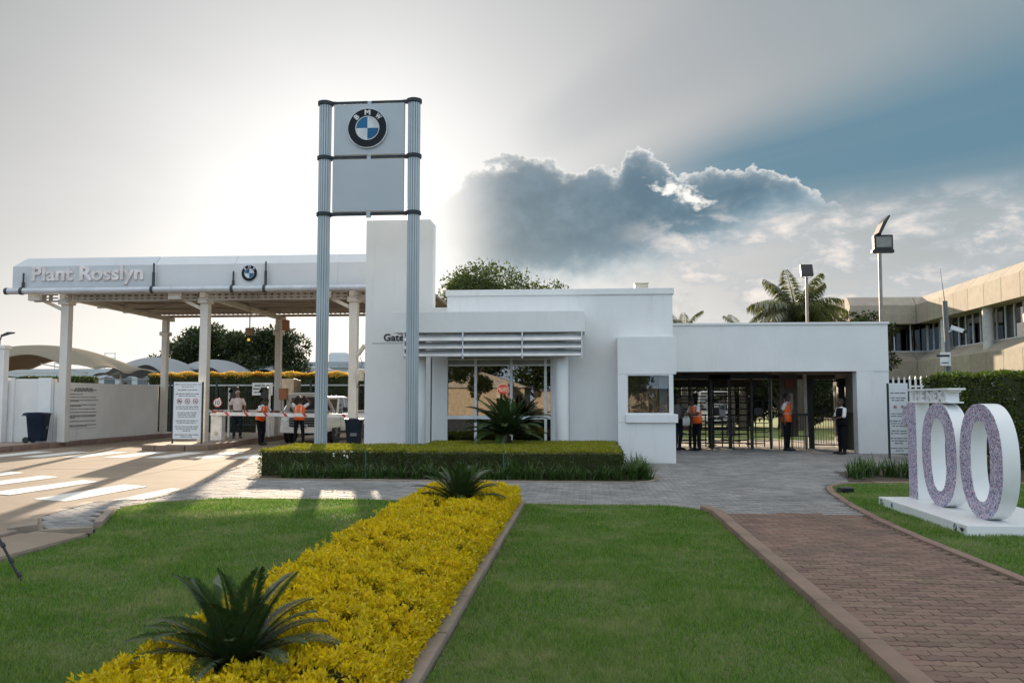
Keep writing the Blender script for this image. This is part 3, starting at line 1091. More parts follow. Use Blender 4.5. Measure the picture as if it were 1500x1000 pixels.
# full height turnstiles
def turnstile(label, x, y):
    t = thing('turnstile', label, 'turnstile', (x, y, 0), 0, 'full height turnstiles in the gate wing')
    MB().tube([(x, y, 0.0), (x, y, 2.2)], 0.045, 10).build('rotor_post', M_dark, t)
    for a in (20, 110, 200, 290):
        for k in range(9):
            z = 0.25 + k * 0.2
            ex, ey = x + .58 * math.cos(R(a)), y + .58 * math.sin(R(a))
            MB().tube([(x, y, z), (ex, ey, z)], 0.024, 6).build('rotor_arm', M_dark, t)
    for a in (150, 162, 174, 186, 198, 210, -24, -12, 0, 12, 24):
        ex, ey = x + .68 * math.cos(R(a)), y + .68 * math.sin(R(a))
        MB().tube([(ex, ey, 0), (ex, ey, 2.2)], 0.02, 6).build('cage_bar', M_dark, t)
    for z in (0.12, 0.8, 1.5, 2.15):
        MB().tube([(x + .68 * math.cos(R(a)), y + .68 * math.sin(R(a)), z) for a in range(140, 225, 10)], 0.02, 6).build('cage_ring', M_dark, t)
        MB().tube([(x + .68 * math.cos(R(a)), y + .68 * math.sin(R(a)), z) for a in range(-35, 40, 10)], 0.02, 6).build('cage_ring', M_dark, t)
    for k in range(7):
        z = 0.25 + k * 0.28
        MB().tube([(x + .62, y - .3, z), (x + 1.12, y - .3, z), (x + 1.17, y - .3, z + .05), (x + 1.17, y - .3, z + .07), (x + 1.12, y - .3, z + .12), (x + .62, y - .3, z + .12)], 0.014, 6).build('fixed_bar', M_dark, t)
    MB().bbox(x + .60, x + .66, y - .34, y - .26, 0, 2.3, .008).build('frame_post', M_dark, t)
    MB().bbox(x + 1.16, x + 1.22, y - .34, y - .26, 0, 2.3, .008).build('frame_post', M_dark, t)
    MB().bbox(x - .72, x + 1.22, y - .45, y + .45, 2.2, 2.34, .01).build('head_box', M_dark, t)
    MB().bbox(x + .68, x + .92, y - .42, y - .32, 1.05, 1.3, .01).build('card_reader', M_black, t)


turnstile('dark steel turnstile with rotor arms beside the standing visitor', 3.35, 27.9)
turnstile('dark steel turnstile with rotor arms beside the cream post', 4.62, 27.9)
bf = thing('barrier_fence', 'dark steel barred fence panel behind the turnstiles', 'fence', (4.2, 28.7, 0))
for k in range(13):
    x = 2.6 + k * .27
    MB().tube([(x, 28.72, 0), (x, 28.72, 2.0 if k % 2 == 0 else 1.05)], .02, 6).build('bar', M_dark, bf)
for z in (.12, .55, 1.05, 1.55, 1.98):
    MB().tube([(2.55, 28.74, z), (5.88, 28.74, z)], .02, 6).build('rail', M_dark, bf)
# bag-check table with drawer between them
tb = thing('bag_table', 'dark steel bag check stand in front of the turnstiles', 'table', (4.15, 26.9, 0))
MB().bbox(3.85, 4.55, 26.7, 27.1, 0.98, 1.02, .006).build('table_top', M_dark, tb)
for lx in (3.88, 4.52):
    for ly in (26.73, 27.07):
        MB().tube([(lx, ly, 0), (lx, ly, .98)], .018, 6).build('leg', M_dark, tb)
for z in (.25, .62):
    MB().tube([(3.88, 26.73, z), (4.52, 26.73, z)], .014, 6).build('rail', M_dark, tb)
MB().tube([(4.2, 26.73, 0.25), (4.2, 26.73, .98)], .014, 6).build('rail', M_dark, tb)
bx = thing('card_terminal', 'small grey terminal box standing on the bag check stand', 'terminal', (4.1, 26.9, 1.021))
MB().bbox(4.12, 4.30, 26.8, 26.95, 1.021, 1.40, .012).build('casing', pm('grey terminal', (0.22, 0.22, 0.22), .5), bx)
MB().box(4.15, 4.27, 26.793, 26.7995, 1.24, 1.36).build('screen', M_black, bx)

# low barrier and dark table beside the second guard
rt = thing('barrier_rail', 'dark steel crowd rail with slatted panel beside the cream post', 'rail', (6.4, 27.5, 0))
MB().bbox(5.98, 6.90, 27.35, 27.75, 1.05, 1.12, .01).build('top_board', M_black, rt)
for x in (6.02, 6.42, 6.84):
    MB().tube([(x, 27.38, 0), (x, 27.38, 1.05)], .018, 6).build('leg', M_dark, rt)
MB().tube([(6.02, 27.38, .42), (7.05, 27.38, .42), (7.09, 27.38, .38), (7.09, 27.38, 0)], .017, 6).build('rail', M_dark, rt)
for k in range(11):
    MB().tube([(6.06 + k * .074, 27.55, .05), (6.06 + k * .074, 27.55, 1.05)], .008, 5).build('slat', M_dark, rt)

# swing gate of vertical bars
gt = thing('pedestrian_gate', 'dark barred steel pedestrian gate standing in the wing opening', 'gate', (7.6, 28.0, 0))
MB().bbox(7.06, 7.24, 27.9, 28.1, 0.0, 2.22, .01).build('gate_post', M_dark, gt)
MB().bbox(8.0, 8.20, 27.9, 28.1, 0.0, 2.22, .01).build('gate_post', M_dark, gt)
for z, h in ((2.14, .05), (1.18, .05), (0.92, .03), (.12, .04)):
    MB().box(7.242, 7.998, 27.97, 28.03, z - h / 2, z + h / 2).build('gate_rail', M_dark, gt)
for k in range(9):
    x = 7.30 + k * .08
    MB().tube([(x, 28, .14), (x, 28, 2.115)], .009, 6).build('gate_bar', M_dark, gt)
MB().bbox(7.60, 7.68, 27.93, 27.968, 1.0, 1.3, .008).build('lock_box', M_black, gt)

# ================================================================== CANOPY OVER THE VEHICLE LANES
M_fas = pm('light grey fascia sheet', (0.66, 0.67, 0.68), 0.5, scale=0.5, base2=(0.60, 0.615, 0.63), bump=0.05, bscale=3)
M_fasl = pm('light grey sign sheet', (0.56, 0.585, 0.61), 0.5, scale=0.5, var=0.03)
M_cream = pm('cream painted steel', (0.66, 0.63, 0.58), 0.6, scale=1.2, base2=(0.58, 0.545, 0.49))
M_soff = pm('brownish steel sheet', (0.36, 0.31, 0.26), 0.65, scale=1.5, base2=(0.27, 0.235, 0.20))
M_pipe = pm('silver gutter pipe', (0.55, 0.58, 0.62), 0.35, 0.4, var=0.08)
M_brk = pm('dark grey bracket', (0.035, 0.045, 0.055), 0.5)

cn = thing('entrance_canopy', 'steel canopy over the vehicle lanes with pale fascia, lettering and round emblem', 'canopy', (-12.5, 30, 0))
FY = 26.7
# fascia in sheets: sign sheet on the end, then plain sheets; the upper edge leans back
def fascia(name, xa, xb, mat, proud=0.0, cut=False):
    y = FY - proud
    if cut:
        q = MB().add([(xa, y, 5.23), (xb, y, 5.23), (xb, y, 5.96), (xa, y, 5.96), (xb, y + .32, 6.28), (xa + .28, y + .32, 6.28),
                      (xa, y + .06, 5.23), (xb, y + .06, 5.23), (xb, y + .06, 5.96), (xa, y + .06, 5.96), (xb, y + .38, 6.25), (xa + .28, y + .38, 6.25)],
                     [(0, 1, 2, 3), (3, 2, 4, 5), (7, 6, 9, 8), (8, 9, 11, 10), (0, 6, 7, 1), (1, 7, 8, 2), (2, 8, 10, 4), (4, 10, 11, 5), (5, 11, 9, 3), (3, 9, 6, 0)])
    else:
        q = MB().extr([(y, 5.23), (y, 5.96), (y + .32, 6.28), (y + .38, 6.25), (y + .06, 5.96), (y + .06, 5.23)], 'x', xa, xb)
    return q.build(name, mat, cn)


fl = fascia('fascia_panel', -18.96, -14.03, M_fasl, 0.03, True)
fascia('fascia_panel', -14.02, -11.36, M_fas)
ep = MB().box(-11.35, -10.25, FY - .06, FY + .01, 5.21, 5.95).build('emblem_panel', M_fas, cn)
fascia('fascia_panel', -11.355, -10.255, M_fas, -0.02)
fascia('fascia_panel', -10.25, -7.92, M_fas)
fascia('fascia_panel', -7.915, -5.3, M_fas)
emblem(ep, (-10.82, FY - .061, 5.63), 0.27, 0.03)
# raised lettering
tx = fit_text(text_mesh('Plant Rosslyn', 1, 0.06, 0.028, spacing=1.02), width=3.86)
hgt = max(v.co.y for v in tx.vertices)
tx.transform(Matrix.Diagonal((1, 0.63 / hgt, 1, 1)))
zz = max(v.co.z for v in tx.vertices)
tx.transform(Matrix.Diagonal((1, 1, 0.028 / zz, 1)))
tx.transform(Matrix.Translation((-18.27, FY - .059, 5.32)) @ FRONT)
for me in islands(tx):
    link('letter', me, pm('letter pinkish white', (0.80, 0.74, 0.73), .5), fl)
# gutter pipe with dark clamps
gp = MB().tube([(-19.1, FY - .17, 5.12), (-5.6, FY - .17, 5.12)], 0.108, 14).build('gutter_pipe', M_pipe, cn, smooth=40)
for x in (-19.05, -13.4, -9.35):
    MB().lathe([(.115, -.05), (.115, .05)], 14, (x, FY - .17, 5.12), 'x').build('pipe_collar', M_brk if x < -19 else M_pipe, cn, smooth=40)
for x, zt in ((-18.52, 5.73), (-14.03, 6.0), (-11.34, 5.70), (-10.26, 6.0)):
    q = MB()
    q.box(x - .03, x + .03, FY - .16, FY - .075, 5.2, zt - .3)
    q.box(x - .018, x + .018, FY - .14, FY - .09, zt - .3, zt)
    q.lathe([(.128, -.045), (.128, .045)], 14, (x, FY - .17, 5.12), 'x')
    q.build('pipe_clamp', M_brk, cn)
# roof deck on purlins, perforated tray beam along the front
MB().extr([(27.1, 5.28), (34.7, 5.14), (34.7, 5.22), (27.1, 5.38)], 'x', -18.4, -5.3).build('roof', M_soff, cn)
q = MB()
for k in range(65):
    x = -18.35 + k * .2
    q.extr([(27.15, 5.25), (34.65, 5.11), (34.65, 5.15), (27.15, 5.29)], 'x', x, x + .045)
tag(q.build('roof_ribs', M_soff, cn), None, None, kind='stuff')
for y in (28.8, 30.6, 32.4, 34.4):
    MB().box(-18.3, -5.4, y - .06, y + .06, 4.98, 5.13 - (y - 27.1) * .008).build('purlin', M_soff, cn)
for x in (-17.35, -12.52, -7.5):
    q = MB()
    q.extr([(26.9, 4.89), (34.6, 4.82), (34.6, 4.98), (26.9, 5.06)], 'x', x - .09, x + .09)
    q.build('rafter_beam', M_cream, cn)
for a, b in ((-17.35, -12.52), (-12.52, -7.5)):
    for y0, y1 in ((27.7, 31.8), (31.8, 27.7)):
        MB().tube([(a, y0, 4.93), (b, y1, 4.93)], .018, 6).build('roof_brace', M_soff, cn)
# tray: three chords with punched web
for a, b in ((-18.3, -17.5), (-17.2, -12.68), (-12.36, -7.65), (-7.35, -5.8)):
    tr = MB()
    tr.box(a, b, 26.86, 26.92, 4.79, 4.84)
    tr.box(a, b, 26.86, 26.92, 4.90, 4.94)
    tr.box(a, b, 26.86, 26.92, 5.01, 5.05)
    tr.build('tray_beam', M_soff, cn)
    for k in range(int((b - a) / .22)):
        MB().box(a + .06 + k * .22, a + .18 + k * .22, 26.875, 26.905, 4.84, 5.01).build('tray_web', M_soff, cn)
# posts with heads
for i, x in enumerate((-17.35, -12.52, -7.5)):
    p = MB().bbox(x - .135, x + .135, 27.06, 27.34, -.03 if i == 2 else 0.135, 4.89, .02).build('post', M_cream, cn)
    MB().bbox(x - .18, x + .18, 26.95, 27.42, 4.72, 4.888, .02).build('post_head', M_cream, p)
    MB().bar((x - .14, 27.2, 4.55), (x - .88, 27.0, 4.93), .1, .11).build('bracket_arm', M_cream, p)
    MB().box(x - 1.08, x - .68, 26.72, 26.93, 4.83, 5.04).build('junction_box', M_cream, p)
    pb = MB().bbox(x - .115, x + .115, 33.88, 34.12, -.03 if i == 2 else 0.135, 4.82, .02).build('post', M_cream, cn)
    MB().bbox(x - .19, x + .19, 33.8, 34.2, 4.18, 4.35, .04).build('post_collar', M_cream, pb)
    if i == 1:
        MB().tube([(x + .17, 33.8, .14), (x + .17, 33.8, 4.8)], .06, 8).build('downpipe', M_cream, pb)
        MB().bbox(x + .2, x + .46, 33.78, 34.0, 4.35, 4.8, .02).build('junction_box', pm('rust orange box', (0.36, 0.17, 0.09), .6), pb)
# hanging lantern with amber light
hl = thing('hanging_signal_lamp', 'rusty signal lantern with amber light hanging from the canopy roof', 'lamp', (-12.6, 30.2, 3.9))
hx_, hy_ = -12.30, 30.4
MB().tube([(hx_, hy_, 4.18), (hx_, hy_, 5.22)], .022, 6).build('hanger_rod', M_soff, hl)
MB().bbox(hx_ - .13, hx_ + .13, hy_ - .12, hy_ + .12, 3.90, 4.18, .03).build('lamp_housing', pm('rusty housing', (0.25, 0.16, 0.10), .7), hl)
MB().lathe([(.05, 3.62), (.08, 3.64), (.08, 3.80), (.06, 3.90)], 12, (hx_, hy_, 0)).build('lamp_hood', M_black, hl)
MB().ball((hx_, hy_ - .085, 3.74), (.055, .03, .05), 2).build('amber_lens', pm('amber lens', (0.5, 0.25, 0.02), .3, emit=((1.0, 0.55, 0.05), 0.25)), hl)
# security camera and meter box on the last front post
cc = thing('post_camera', 'pale security camera and meter box strapped to the canopy post beside the fin wall', 'camera', (-7.3, 27.0, 2.3))
MB().bar((-7.30, 26.95, 2.98), (-7.02, 26.75, 3.28), .11, .10).build('camera_body', M_cream, cc)
MB().tube([(-7.36, 27.05, 2.95), (-7.2, 26.95, 3.0)], .02, 6).build('bracket', M_cream, cc)
MB().tube([(-7.2, 26.9, 2.9), (-7.12, 26.88, 2.7), (-7.18, 26.9, 2.55)], .012, 6).build('cable', M_black, cc)
MB().bbox(-7.36, -7.12, 26.92, 27.1, 2.15, 2.50, .015).build('meter_box', M_beige, cc)
MB().tube([(-7.25, 26.95, 2.16), (-7.3, 26.95, 1.95), (-7.15, 26.95, 1.8)], .012, 6).build('cable', M_black, cc)

# ================================================================== SIGN PYLON
M_pole = pm('grey green fluted aluminium', (0.45, 0.50, 0.52), 0.4, 0.3, scale=0.7, base2=(0.39, 0.44, 0.465))
M_pan = pm('silver grey sign panel', (0.43, 0.465, 0.485), 0.45, 0.2, scale=0.35, base2=(0.39, 0.43, 0.455))
M_clamp = pm('charcoal clamp', (0.030, 0.042, 0.050), 0.55, spec=0.3)
py = thing('sign_pylon', 'tall twin post sign pylon with two grey panels and a round emblem', 'sign', (-5.15, 19.9, 0))
for x in (-6.26, -4.07):
    n = 16
    ring = []
    for j in range(n * 4):
        a = 2 * math.pi * j / (n * 4)
        r = 0.150 - (0.022 if j % 4 == 0 else 0.0)
        ring.append((x + r * math.cos(a), 19.9 + r * math.sin(a)))
    MB().prism(ring, 0.0, 8.72).build('pole', M_pole, py, smooth=50)
for z in (8.73, 7.38, 6.0):
    for s, x in ((1, -6.26), (-1, -4.07)):
        q = MB()
        q.lathe([(.16, -.05), (.185, -.04), (.185, .04), (.16, .05)], 28, (x, 19.9, z))
        if z > 8.5:
            q.lathe([(.150, -.012), (.150, .045)], 20, (x, 19.9, z))
        q.extr([(x + s * .12, z - .05), (x + s * .30, z - .035), (x + s * 1.045, z - .035), (x + s * 1.045, z + .03), (x + s * .30, z + .03), (x + s * .12, z + .05)], 'y', 19.86, 19.94)
        q.build('clamp_bar', M_clamp, py, smooth=35)
    MB().box(-5.22, -5.11, 19.87, 19.93, z - .09, z + .03).build('joint_block', M_pan, py)
p1 = MB().bbox(-6.03, -4.30, 19.84, 19.96, 7.43, 8.685, .012).build('sign_panel', M_pan, py)
p2_ = MB().bbox(-6.05, -4.31, 19.84, 19.96, 6.05, 7.325, .012).build('sign_panel', M_pan, py)
emblem(p1, (-5.19, 19.839, 8.07), 0.49, 0.05)

# ================================================================== PLANTING
M_mulch = pm('dark mulch', (0.045, 0.032, 0.022), 0.95, scale=12, base2=(0.075, 0.05, 0.03), bump=0.8, bscale=40)
M_bark = pm('grey brown bark', (0.11, 0.085, 0.065), 0.9, scale=5, base2=(0.065, 0.05, 0.04), bump=0.9, bscale=18)
M_stem = pm('woody stem', (0.07, 0.05, 0.03), 0.9, var=.2, scale=8)
M_yel = leaf('golden leaves', (0.85, 0.60, 0.010), (0.62, 0.50, 0.015), 0.30, gloss=0.10, patch=0.45, c3=(0.36, 0.36, 0.02), pscale=2.2)
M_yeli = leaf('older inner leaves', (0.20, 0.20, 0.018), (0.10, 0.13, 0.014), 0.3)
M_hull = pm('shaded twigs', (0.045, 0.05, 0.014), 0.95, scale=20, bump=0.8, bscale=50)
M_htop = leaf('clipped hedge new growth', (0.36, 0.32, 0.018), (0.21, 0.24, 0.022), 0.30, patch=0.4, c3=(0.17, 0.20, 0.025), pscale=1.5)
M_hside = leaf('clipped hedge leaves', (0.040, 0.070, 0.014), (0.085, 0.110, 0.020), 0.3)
M_strap = leaf('strap leaves', (0.035, 0.085, 0.018), (0.085, 0.150, 0.030), 0.35, gloss=0.1)
M_cyc = leaf('cycad leaflets', (0.022, 0.050, 0.016), (0.050, 0.080, 0.018), 0.15, rough=.45, gloss=0.12)
M_cyct = pm('cycad trunk fibre', (0.045, 0.03, 0.02), .95, scale=14, bump=1, bscale=30)

tag(MB().prism([(-2.32, -2), (-1.012, -2), (-1.012, 12.8), (-2.35, 12.8)], -0.15, 0.012).build('planting_bed', M_mulch), 'dark soil under the yellow hedge', 'ground', kind='structure')
tag(MB().prism([(-6.62, 16.34), (1.0, 16.28), (1.3, 16.6), (1.3, 17.4), (0.9, 18.3), (0.78, 21.2), (-4.6, 21.9), (-6.6, 21.9), (-7.1, 18.9)], -0.15, 0.012).build('planting_bed', M_mulch),
    'dark soil under the clipped hedge', 'ground', kind='structure')
tag(MB().prism([(4.95, 16.75), (12, 16.75), (12, 22.6), (8.9, 22.6), (5.6, 19.2)], -0.15, 0.010).build('planting_bed', M_mulch), 'dark soil under the tall hedge', 'ground', kind='structure')


def vnoise(P, s, seed=0):
    """cheap smooth noise, -1..1"""
    o = np.array([1.7 + seed, 9.2 + seed * 2.3, 4.1 - seed])
    a = P * s + o
    return (np.sin(a[:, 0] * 1.0 + 1.3 * np.sin(a[:, 1] * 1.1)) + np.sin(a[:, 1] * 1.7 + 1.1 * np.sin(a[:, 0] * .9 + a[:, 2])) + np.sin((a[:, 0] + a[:, 1]) * 2.3 + a[:, 2])) / 3


# ---------------- the yellow hedge in the lawn
def yellow_hedge():
    root = thing('yellow_hedge', 'low bright yellow hedge strip beside the concrete edging', 'hedge', (-1.65, 8, 0))
    y0, y1, xa, xb = 2.6, 12.62, -2.30, -1.02

    def height(x, y):
        P = np.stack([x, y, x * 0], 1)
        e = np.minimum(np.minimum(x - xa, xb - x), np.minimum(y - y0 + .3, y1 - y))
        cre = np.abs(vnoise(P, 4.2)) ; cre2 = np.abs(vnoise(P, 9.0, 2))
        dip = 0.035 * vnoise(P, 2.1, 5) - 0.17 * np.exp(-(cre / .13) ** 2) - 0.08 * np.exp(-(cre2 / .14) ** 2) + 0.02 * vnoise(P, 15, 3) + .03
        edge = np.sqrt(np.clip(e / 0.16, 0, 1))
        h = (0.30 + dip) * (0.35 + .65 * edge)
        for cx, cy, cr in ((-1.74, 4.25, .27), (-1.58, 10.75, .2)):
            h = h * (1 - .75 * np.exp(-((x - cx) ** 2 + (y - cy) ** 2) / cr ** 2 * 1.4))
        return h
    gx, gy = np.meshgrid(np.linspace(xa, xb, 27), np.linspace(y0, y1, 200))
    hz_ = height(gx.ravel(), gy.ravel()) * .66 - .03
    hz_[(gx.ravel() <= xa + 1e-6) | (gx.ravel() >= xb - 1e-6) | (gy.ravel() >= y1 - 1e-6)] = 0.0
    V = np.stack([gx.ravel(), gy.ravel(), hz_], 1)
    r, c = 200, 27
    F = np.array([(i * c + j, i * c + j + 1, (i + 1) * c + j + 1, (i + 1) * c + j) for i in range(r - 1) for j in range(c - 1)])
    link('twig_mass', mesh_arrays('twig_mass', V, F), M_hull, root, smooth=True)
    pts, sz = [], []
    for a, b in zip(np.arange(y0, y1, .5), np.arange(y0 + .5, y1 + .5, .5)):
        d = max((a + b) / 2, 3)
        n = int(.5 * 1.65 * 1750 * (4 / d) ** .85)
        pts.append(np.stack([rng.uniform(xa - .05, xb + .05, n), rng.uniform(a, min(b, y1 + .03), n)], 1))
        sz.append(np.full(n, (d / 4) ** .42))
    Q, sc = np.concatenate(pts), np.concatenate(sz)
    # more sprigs on the flanks
    n = 5200
    side = rng.random(n) < .75
    qs = np.stack([np.where(side, xb + rng.uniform(-.06, .035, n), xa + rng.uniform(-.035, .06, n)), rng.uniform(y0, y1, n)], 1)
    n2 = 700
    qe = np.stack([rng.uniform(xa, xb, n2), y1 + rng.uniform(-.05, .04, n2)], 1)
    qs = np.concatenate([qs, qe])
    zt = height(np.clip(Q[:, 0], xa, xb), np.minimum(Q[:, 1], y1))
    zs = height(np.clip(qs[:, 0], xa + .09, xb - .09), np.minimum(qs[:, 1], y1 - .09)) * rng.uniform(.12, 1.0, len(qs))
    C = np.concatenate([np.stack([Q[:, 0], Q[:, 1], zt], 1), np.stack([qs[:, 0], qs[:, 1], zs], 1)])
    sc = np.concatenate([sc, (np.maximum(qs[:, 1], 3) / 4) ** .42])
    out = np.zeros((len(C), 3))
    out[:, 2] = 1
    k = len(Q)
    out[k:, 0] = np.where(C[k:, 0] > -1.6, .9, -.9)
    out[:, :2] += rng.normal(0, .35, (len(C), 2))
    out = unit(out)
    A, B, Ls, Ws = [], [], [], []
    for lf in range(8):
        lift = rng.uniform(-.01, .022, len(C)) * sc
        dr = unit(out * rng.uniform(.25, 1.2, (len(C), 1)) + rng.normal(0, .62, (len(C), 3)))
        A.append(C + out * lift[:, None] + rng.normal(0, .007, (len(C), 3)))
        B.append(dr)
        Ls.append(rng.uniform(.022, .040, len(C)) * sc)
        Ws.append(rng.uniform(.010, .016, len(C)) * sc)
    V, F = leaves(np.concatenate(A), np.concatenate(B), np.concatenate(Ls), np.concatenate(Ws), fold=.18)
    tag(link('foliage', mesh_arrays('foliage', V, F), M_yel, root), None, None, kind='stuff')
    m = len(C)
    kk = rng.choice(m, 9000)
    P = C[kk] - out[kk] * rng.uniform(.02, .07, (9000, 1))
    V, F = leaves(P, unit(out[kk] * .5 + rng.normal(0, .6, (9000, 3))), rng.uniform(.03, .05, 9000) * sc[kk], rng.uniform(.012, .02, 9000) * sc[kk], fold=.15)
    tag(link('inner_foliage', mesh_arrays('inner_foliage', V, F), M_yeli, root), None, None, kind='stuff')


yellow_hedge()


# ---------------- clipped box hedges
def clipped_hedge(name, label, boxes, n_top, n_side, Lf, Wf, mtop, mside, rough=.02, top_tilt=0.6, loc=(0, 0, 0), hull=M_hull, faces='f'):
    """boxes: (x0, x1, y0, y1, h); leaves cover tops, fronts and ends"""
    root = thing(name, label, 'hedge', loc)
    q = MB()
    P1, D1, P2, D2 = [], [], [], []
    at = sum((b[1] - b[0]) * (b[3] - b[2]) for b in boxes)
    ag = sum(((b[1] - b[0]) + (b[3] - b[2])) * 2 * b[4] for b in boxes)
    for (x0, x1, y0, y1, h) in boxes:
        i = .05
        q.box(x0 + i, x1 - i, y0 + i, y1 - i, 0, h - i)
        n = int(n_top * (x1 - x0) * (y1 - y0) / at)
        p = np.stack([rng.uniform(x0, x1, n), rng.uniform(y0, y1, n), np.full(n, h)], 1)
        p[:, 2] += rough * vnoise(p, 2.5) + rng.normal(0, .012, n) - .015
        P1.append(p)
        d = rng.normal(0, top_tilt, (n, 3))
        d[:, 2] += .8
        D1.append(d)
        for (ax, fx, sgn) in (('y', y0, -1), ('y', y1, 1), ('x', x0, -1), ('x', x1, 1)):
            ln = (x1 - x0) if ax == 'y' else (y1 - y0)
            n = int(n_side * ln * h / ag)
            u = rng.uniform(0, 1, n)
            z = rng.uniform(.02, h, n)
            if ax == 'y':
                p = np.stack([x0 + u * ln, np.full(n, fx), z], 1)
                nn = np.array([0, sgn, 0.])
            else:
                p = np.stack([np.full(n, fx), y0 + u * ln, z], 1)
                nn = np.array([sgn, 0, 0.])
            p = p + nn * (rough * vnoise(p, 3.0, 2)[:, None] + rng.normal(-.02, .02, (n, 1)))
            P2.append(p)
            D2.append(nn * .7 + rng.normal(0, .6, (n, 3)) + np.array([0, 0, .25]))
    q.build('twig_mass', hull, root)
    P, D_ = np.concatenate(P1), np.concatenate(D1)
    n = len(P)
    V, F = leaves(P, D_, rng.uniform(.7, 1.2, n) * Lf, rng.uniform(.7, 1.2, n) * Wf, fold=.15)
    tag(link('top_foliage', mesh_arrays('top_foliage', V, F), mtop, root), None, None, kind='stuff')
    P, D_ = np.concatenate(P2), np.concatenate(D2)
    n = len(P)
    V, F = leaves(P, D_, rng.uniform(.7, 1.2, n) * Lf, rng.uniform(.7, 1.2, n) * Wf, fold=.15)
    tag(link('side_foliage', mesh_arrays('side_foliage', V, F), mside, root), None, None, kind='stuff')
    return root


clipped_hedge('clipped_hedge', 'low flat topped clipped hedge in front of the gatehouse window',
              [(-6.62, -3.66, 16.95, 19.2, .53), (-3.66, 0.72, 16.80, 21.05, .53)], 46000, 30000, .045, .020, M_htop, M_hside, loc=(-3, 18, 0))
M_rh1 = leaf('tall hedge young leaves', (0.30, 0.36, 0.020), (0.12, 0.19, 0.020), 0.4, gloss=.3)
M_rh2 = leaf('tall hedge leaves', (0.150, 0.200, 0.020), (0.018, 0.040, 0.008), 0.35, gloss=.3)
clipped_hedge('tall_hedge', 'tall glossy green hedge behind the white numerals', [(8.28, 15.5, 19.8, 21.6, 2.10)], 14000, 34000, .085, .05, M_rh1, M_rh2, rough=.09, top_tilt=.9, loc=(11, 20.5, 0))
M_oh1 = leaf('orange tipped leaves', (0.85, 0.46, 0.10), (0.60, 0.50, 0.06), 0.5)
M_oh2 = leaf('fence hedge leaves', (0.05, 0.085, 0.02), (0.10, 0.12, 0.025), 0.4)
clipped_hedge('fence_hedge', 'long hedge with orange yellow tips behind the dark fence', [(-21.5, -8.5, 40.6, 41.8, 2.72)], 16000, 20000, .16, .07, M_oh1, M_oh2, rough=.12, top_tilt=.5, loc=(-15, 41, 0))
clipped_hedge('dark_hedge', 'dark green hedge behind the white sedan', [(-30.0, -22.4, 36.6, 37.6, 2.5)], 5000, 12000, .13, .06, M_oh2, M_rh2, rough=.06, loc=(-25, 37, 0))


# ---------------- strap leaved plants
def strap_mesh(seed, nb=38, L=.5, W=.02, spread=.55):
    r = np.random.default_rng(seed)
    V, F = [], []
    for b in range(nb):
        a = r.uniform(0, 2 * np.pi)
        lean = r.uniform(.15, spread + .35)
        l = L * r.uniform(.6, 1.15)
        w = W * r.uniform(.7, 1.2)
        base = np.array([r.normal(0, .045), r.normal(0, .045), 0])
        dr = np.array([np.cos(a), np.sin(a), 0])
        sd_ = np.array([-np.sin(a), np.cos(a), 0])
        k0 = len(V)
        for i in range(5):
            t = i / 4
            p = base + dr * (lean * l * (t * .45 + t * t * .75)) + np.array([0, 0, l * (t - .42 * lean * t * t * 1.5)])
            ww = w * (1 - t ** 2.2) / 2 + .001
            V += [p - sd_ * ww, p + sd_ * ww]
        for i in range(4):
            F.append((k0 + 2 * i, k0 + 2 * i + 1, k0 + 2 * i + 3, k0 + 2 * i + 2))
    me = mesh_arrays('blades', np.array(V), np.array(F))
    me.materials.append(M_strap)
    return me


SM = [strap_mesh(s) for s in (1, 2, 3, 4)]


def strap_plant(x, y, s, label, group):
    o = bpy.data.objects.new('strap_leaf_plant', random.choice(SM))
    col.objects.link(o)
    o.location = (x, y, 0.012)
    o.rotation_euler = (0, 0, random.uniform(0, 6.28))
    o.scale = (s, s, s * random.uniform(.9, 1.1))
    tag(o, label, 'plant', group)
    return o


k = 0
x = -5.95
while x < 0.75:
    strap_plant(x, 16.56 + random.uniform(-.07, .06), random.uniform(.72, .98), 'strap leaved plant growing along the front of the clipped hedge', 'strap leaved plants along the clipped hedge')
    x += random.uniform(.17, .27)
for _ in range(16):
    strap_plant(random.uniform(.72, 1.18), random.uniform(16.6, 18.0), random.uniform(.85, 1.1), 'strap leaved plant at the end of the clipped hedge beside the kiosk', 'strap leaved plants at the hedge end')
for _ in range(16):
    strap_plant(random.uniform(5.25, 6.9), random.uniform(17.15, 18.2), random.uniform(.8, 1.05), 'strap leaved plant in the bed behind the numeral one', 'strap leaved plants behind the numerals')
for _ in range(20):
    strap_plant(random.uniform(6.9, 10.6), random.uniform(17.1, 19.2), random.uniform(.8, 1.1), 'strap leaved plant below the tall hedge', 'strap leaved plants below the tall hedge')
wf = strap_plant(-4.75, 16.52, .9, 'strap leaved plant with small white flowers', None)
for k in range(7):
    tipx, tipy, tipz = random.uniform(-.20, .20), random.uniform(-.16, 0), random.uniform(.40, .56)
    MB().tube([(0, 0, 0), (tipx * .6, tipy * .6, tipz * .7), (tipx, tipy, tipz)], .003, 4).build('flower_stem', M_strap, wf, world=False)
    MB().ball((tipx, tipy, tipz), (.024, .024, .015), 1).build('white_flower', pm('white petals', (.8, .8, .75), .7), wf, world=False)
for x in (-4.27, -1.57):
    st = MB().tube([(x, 16.45, 0), (x, 16.45, .58)], .012, 6)
    o = st.build('garden_stake', pm('green plastic', (0.01, 0.10, 0.07), .5))
    tag(o, 'thin green garden stake in front of the clipped hedge', 'stake', 'garden stakes by the hedge')


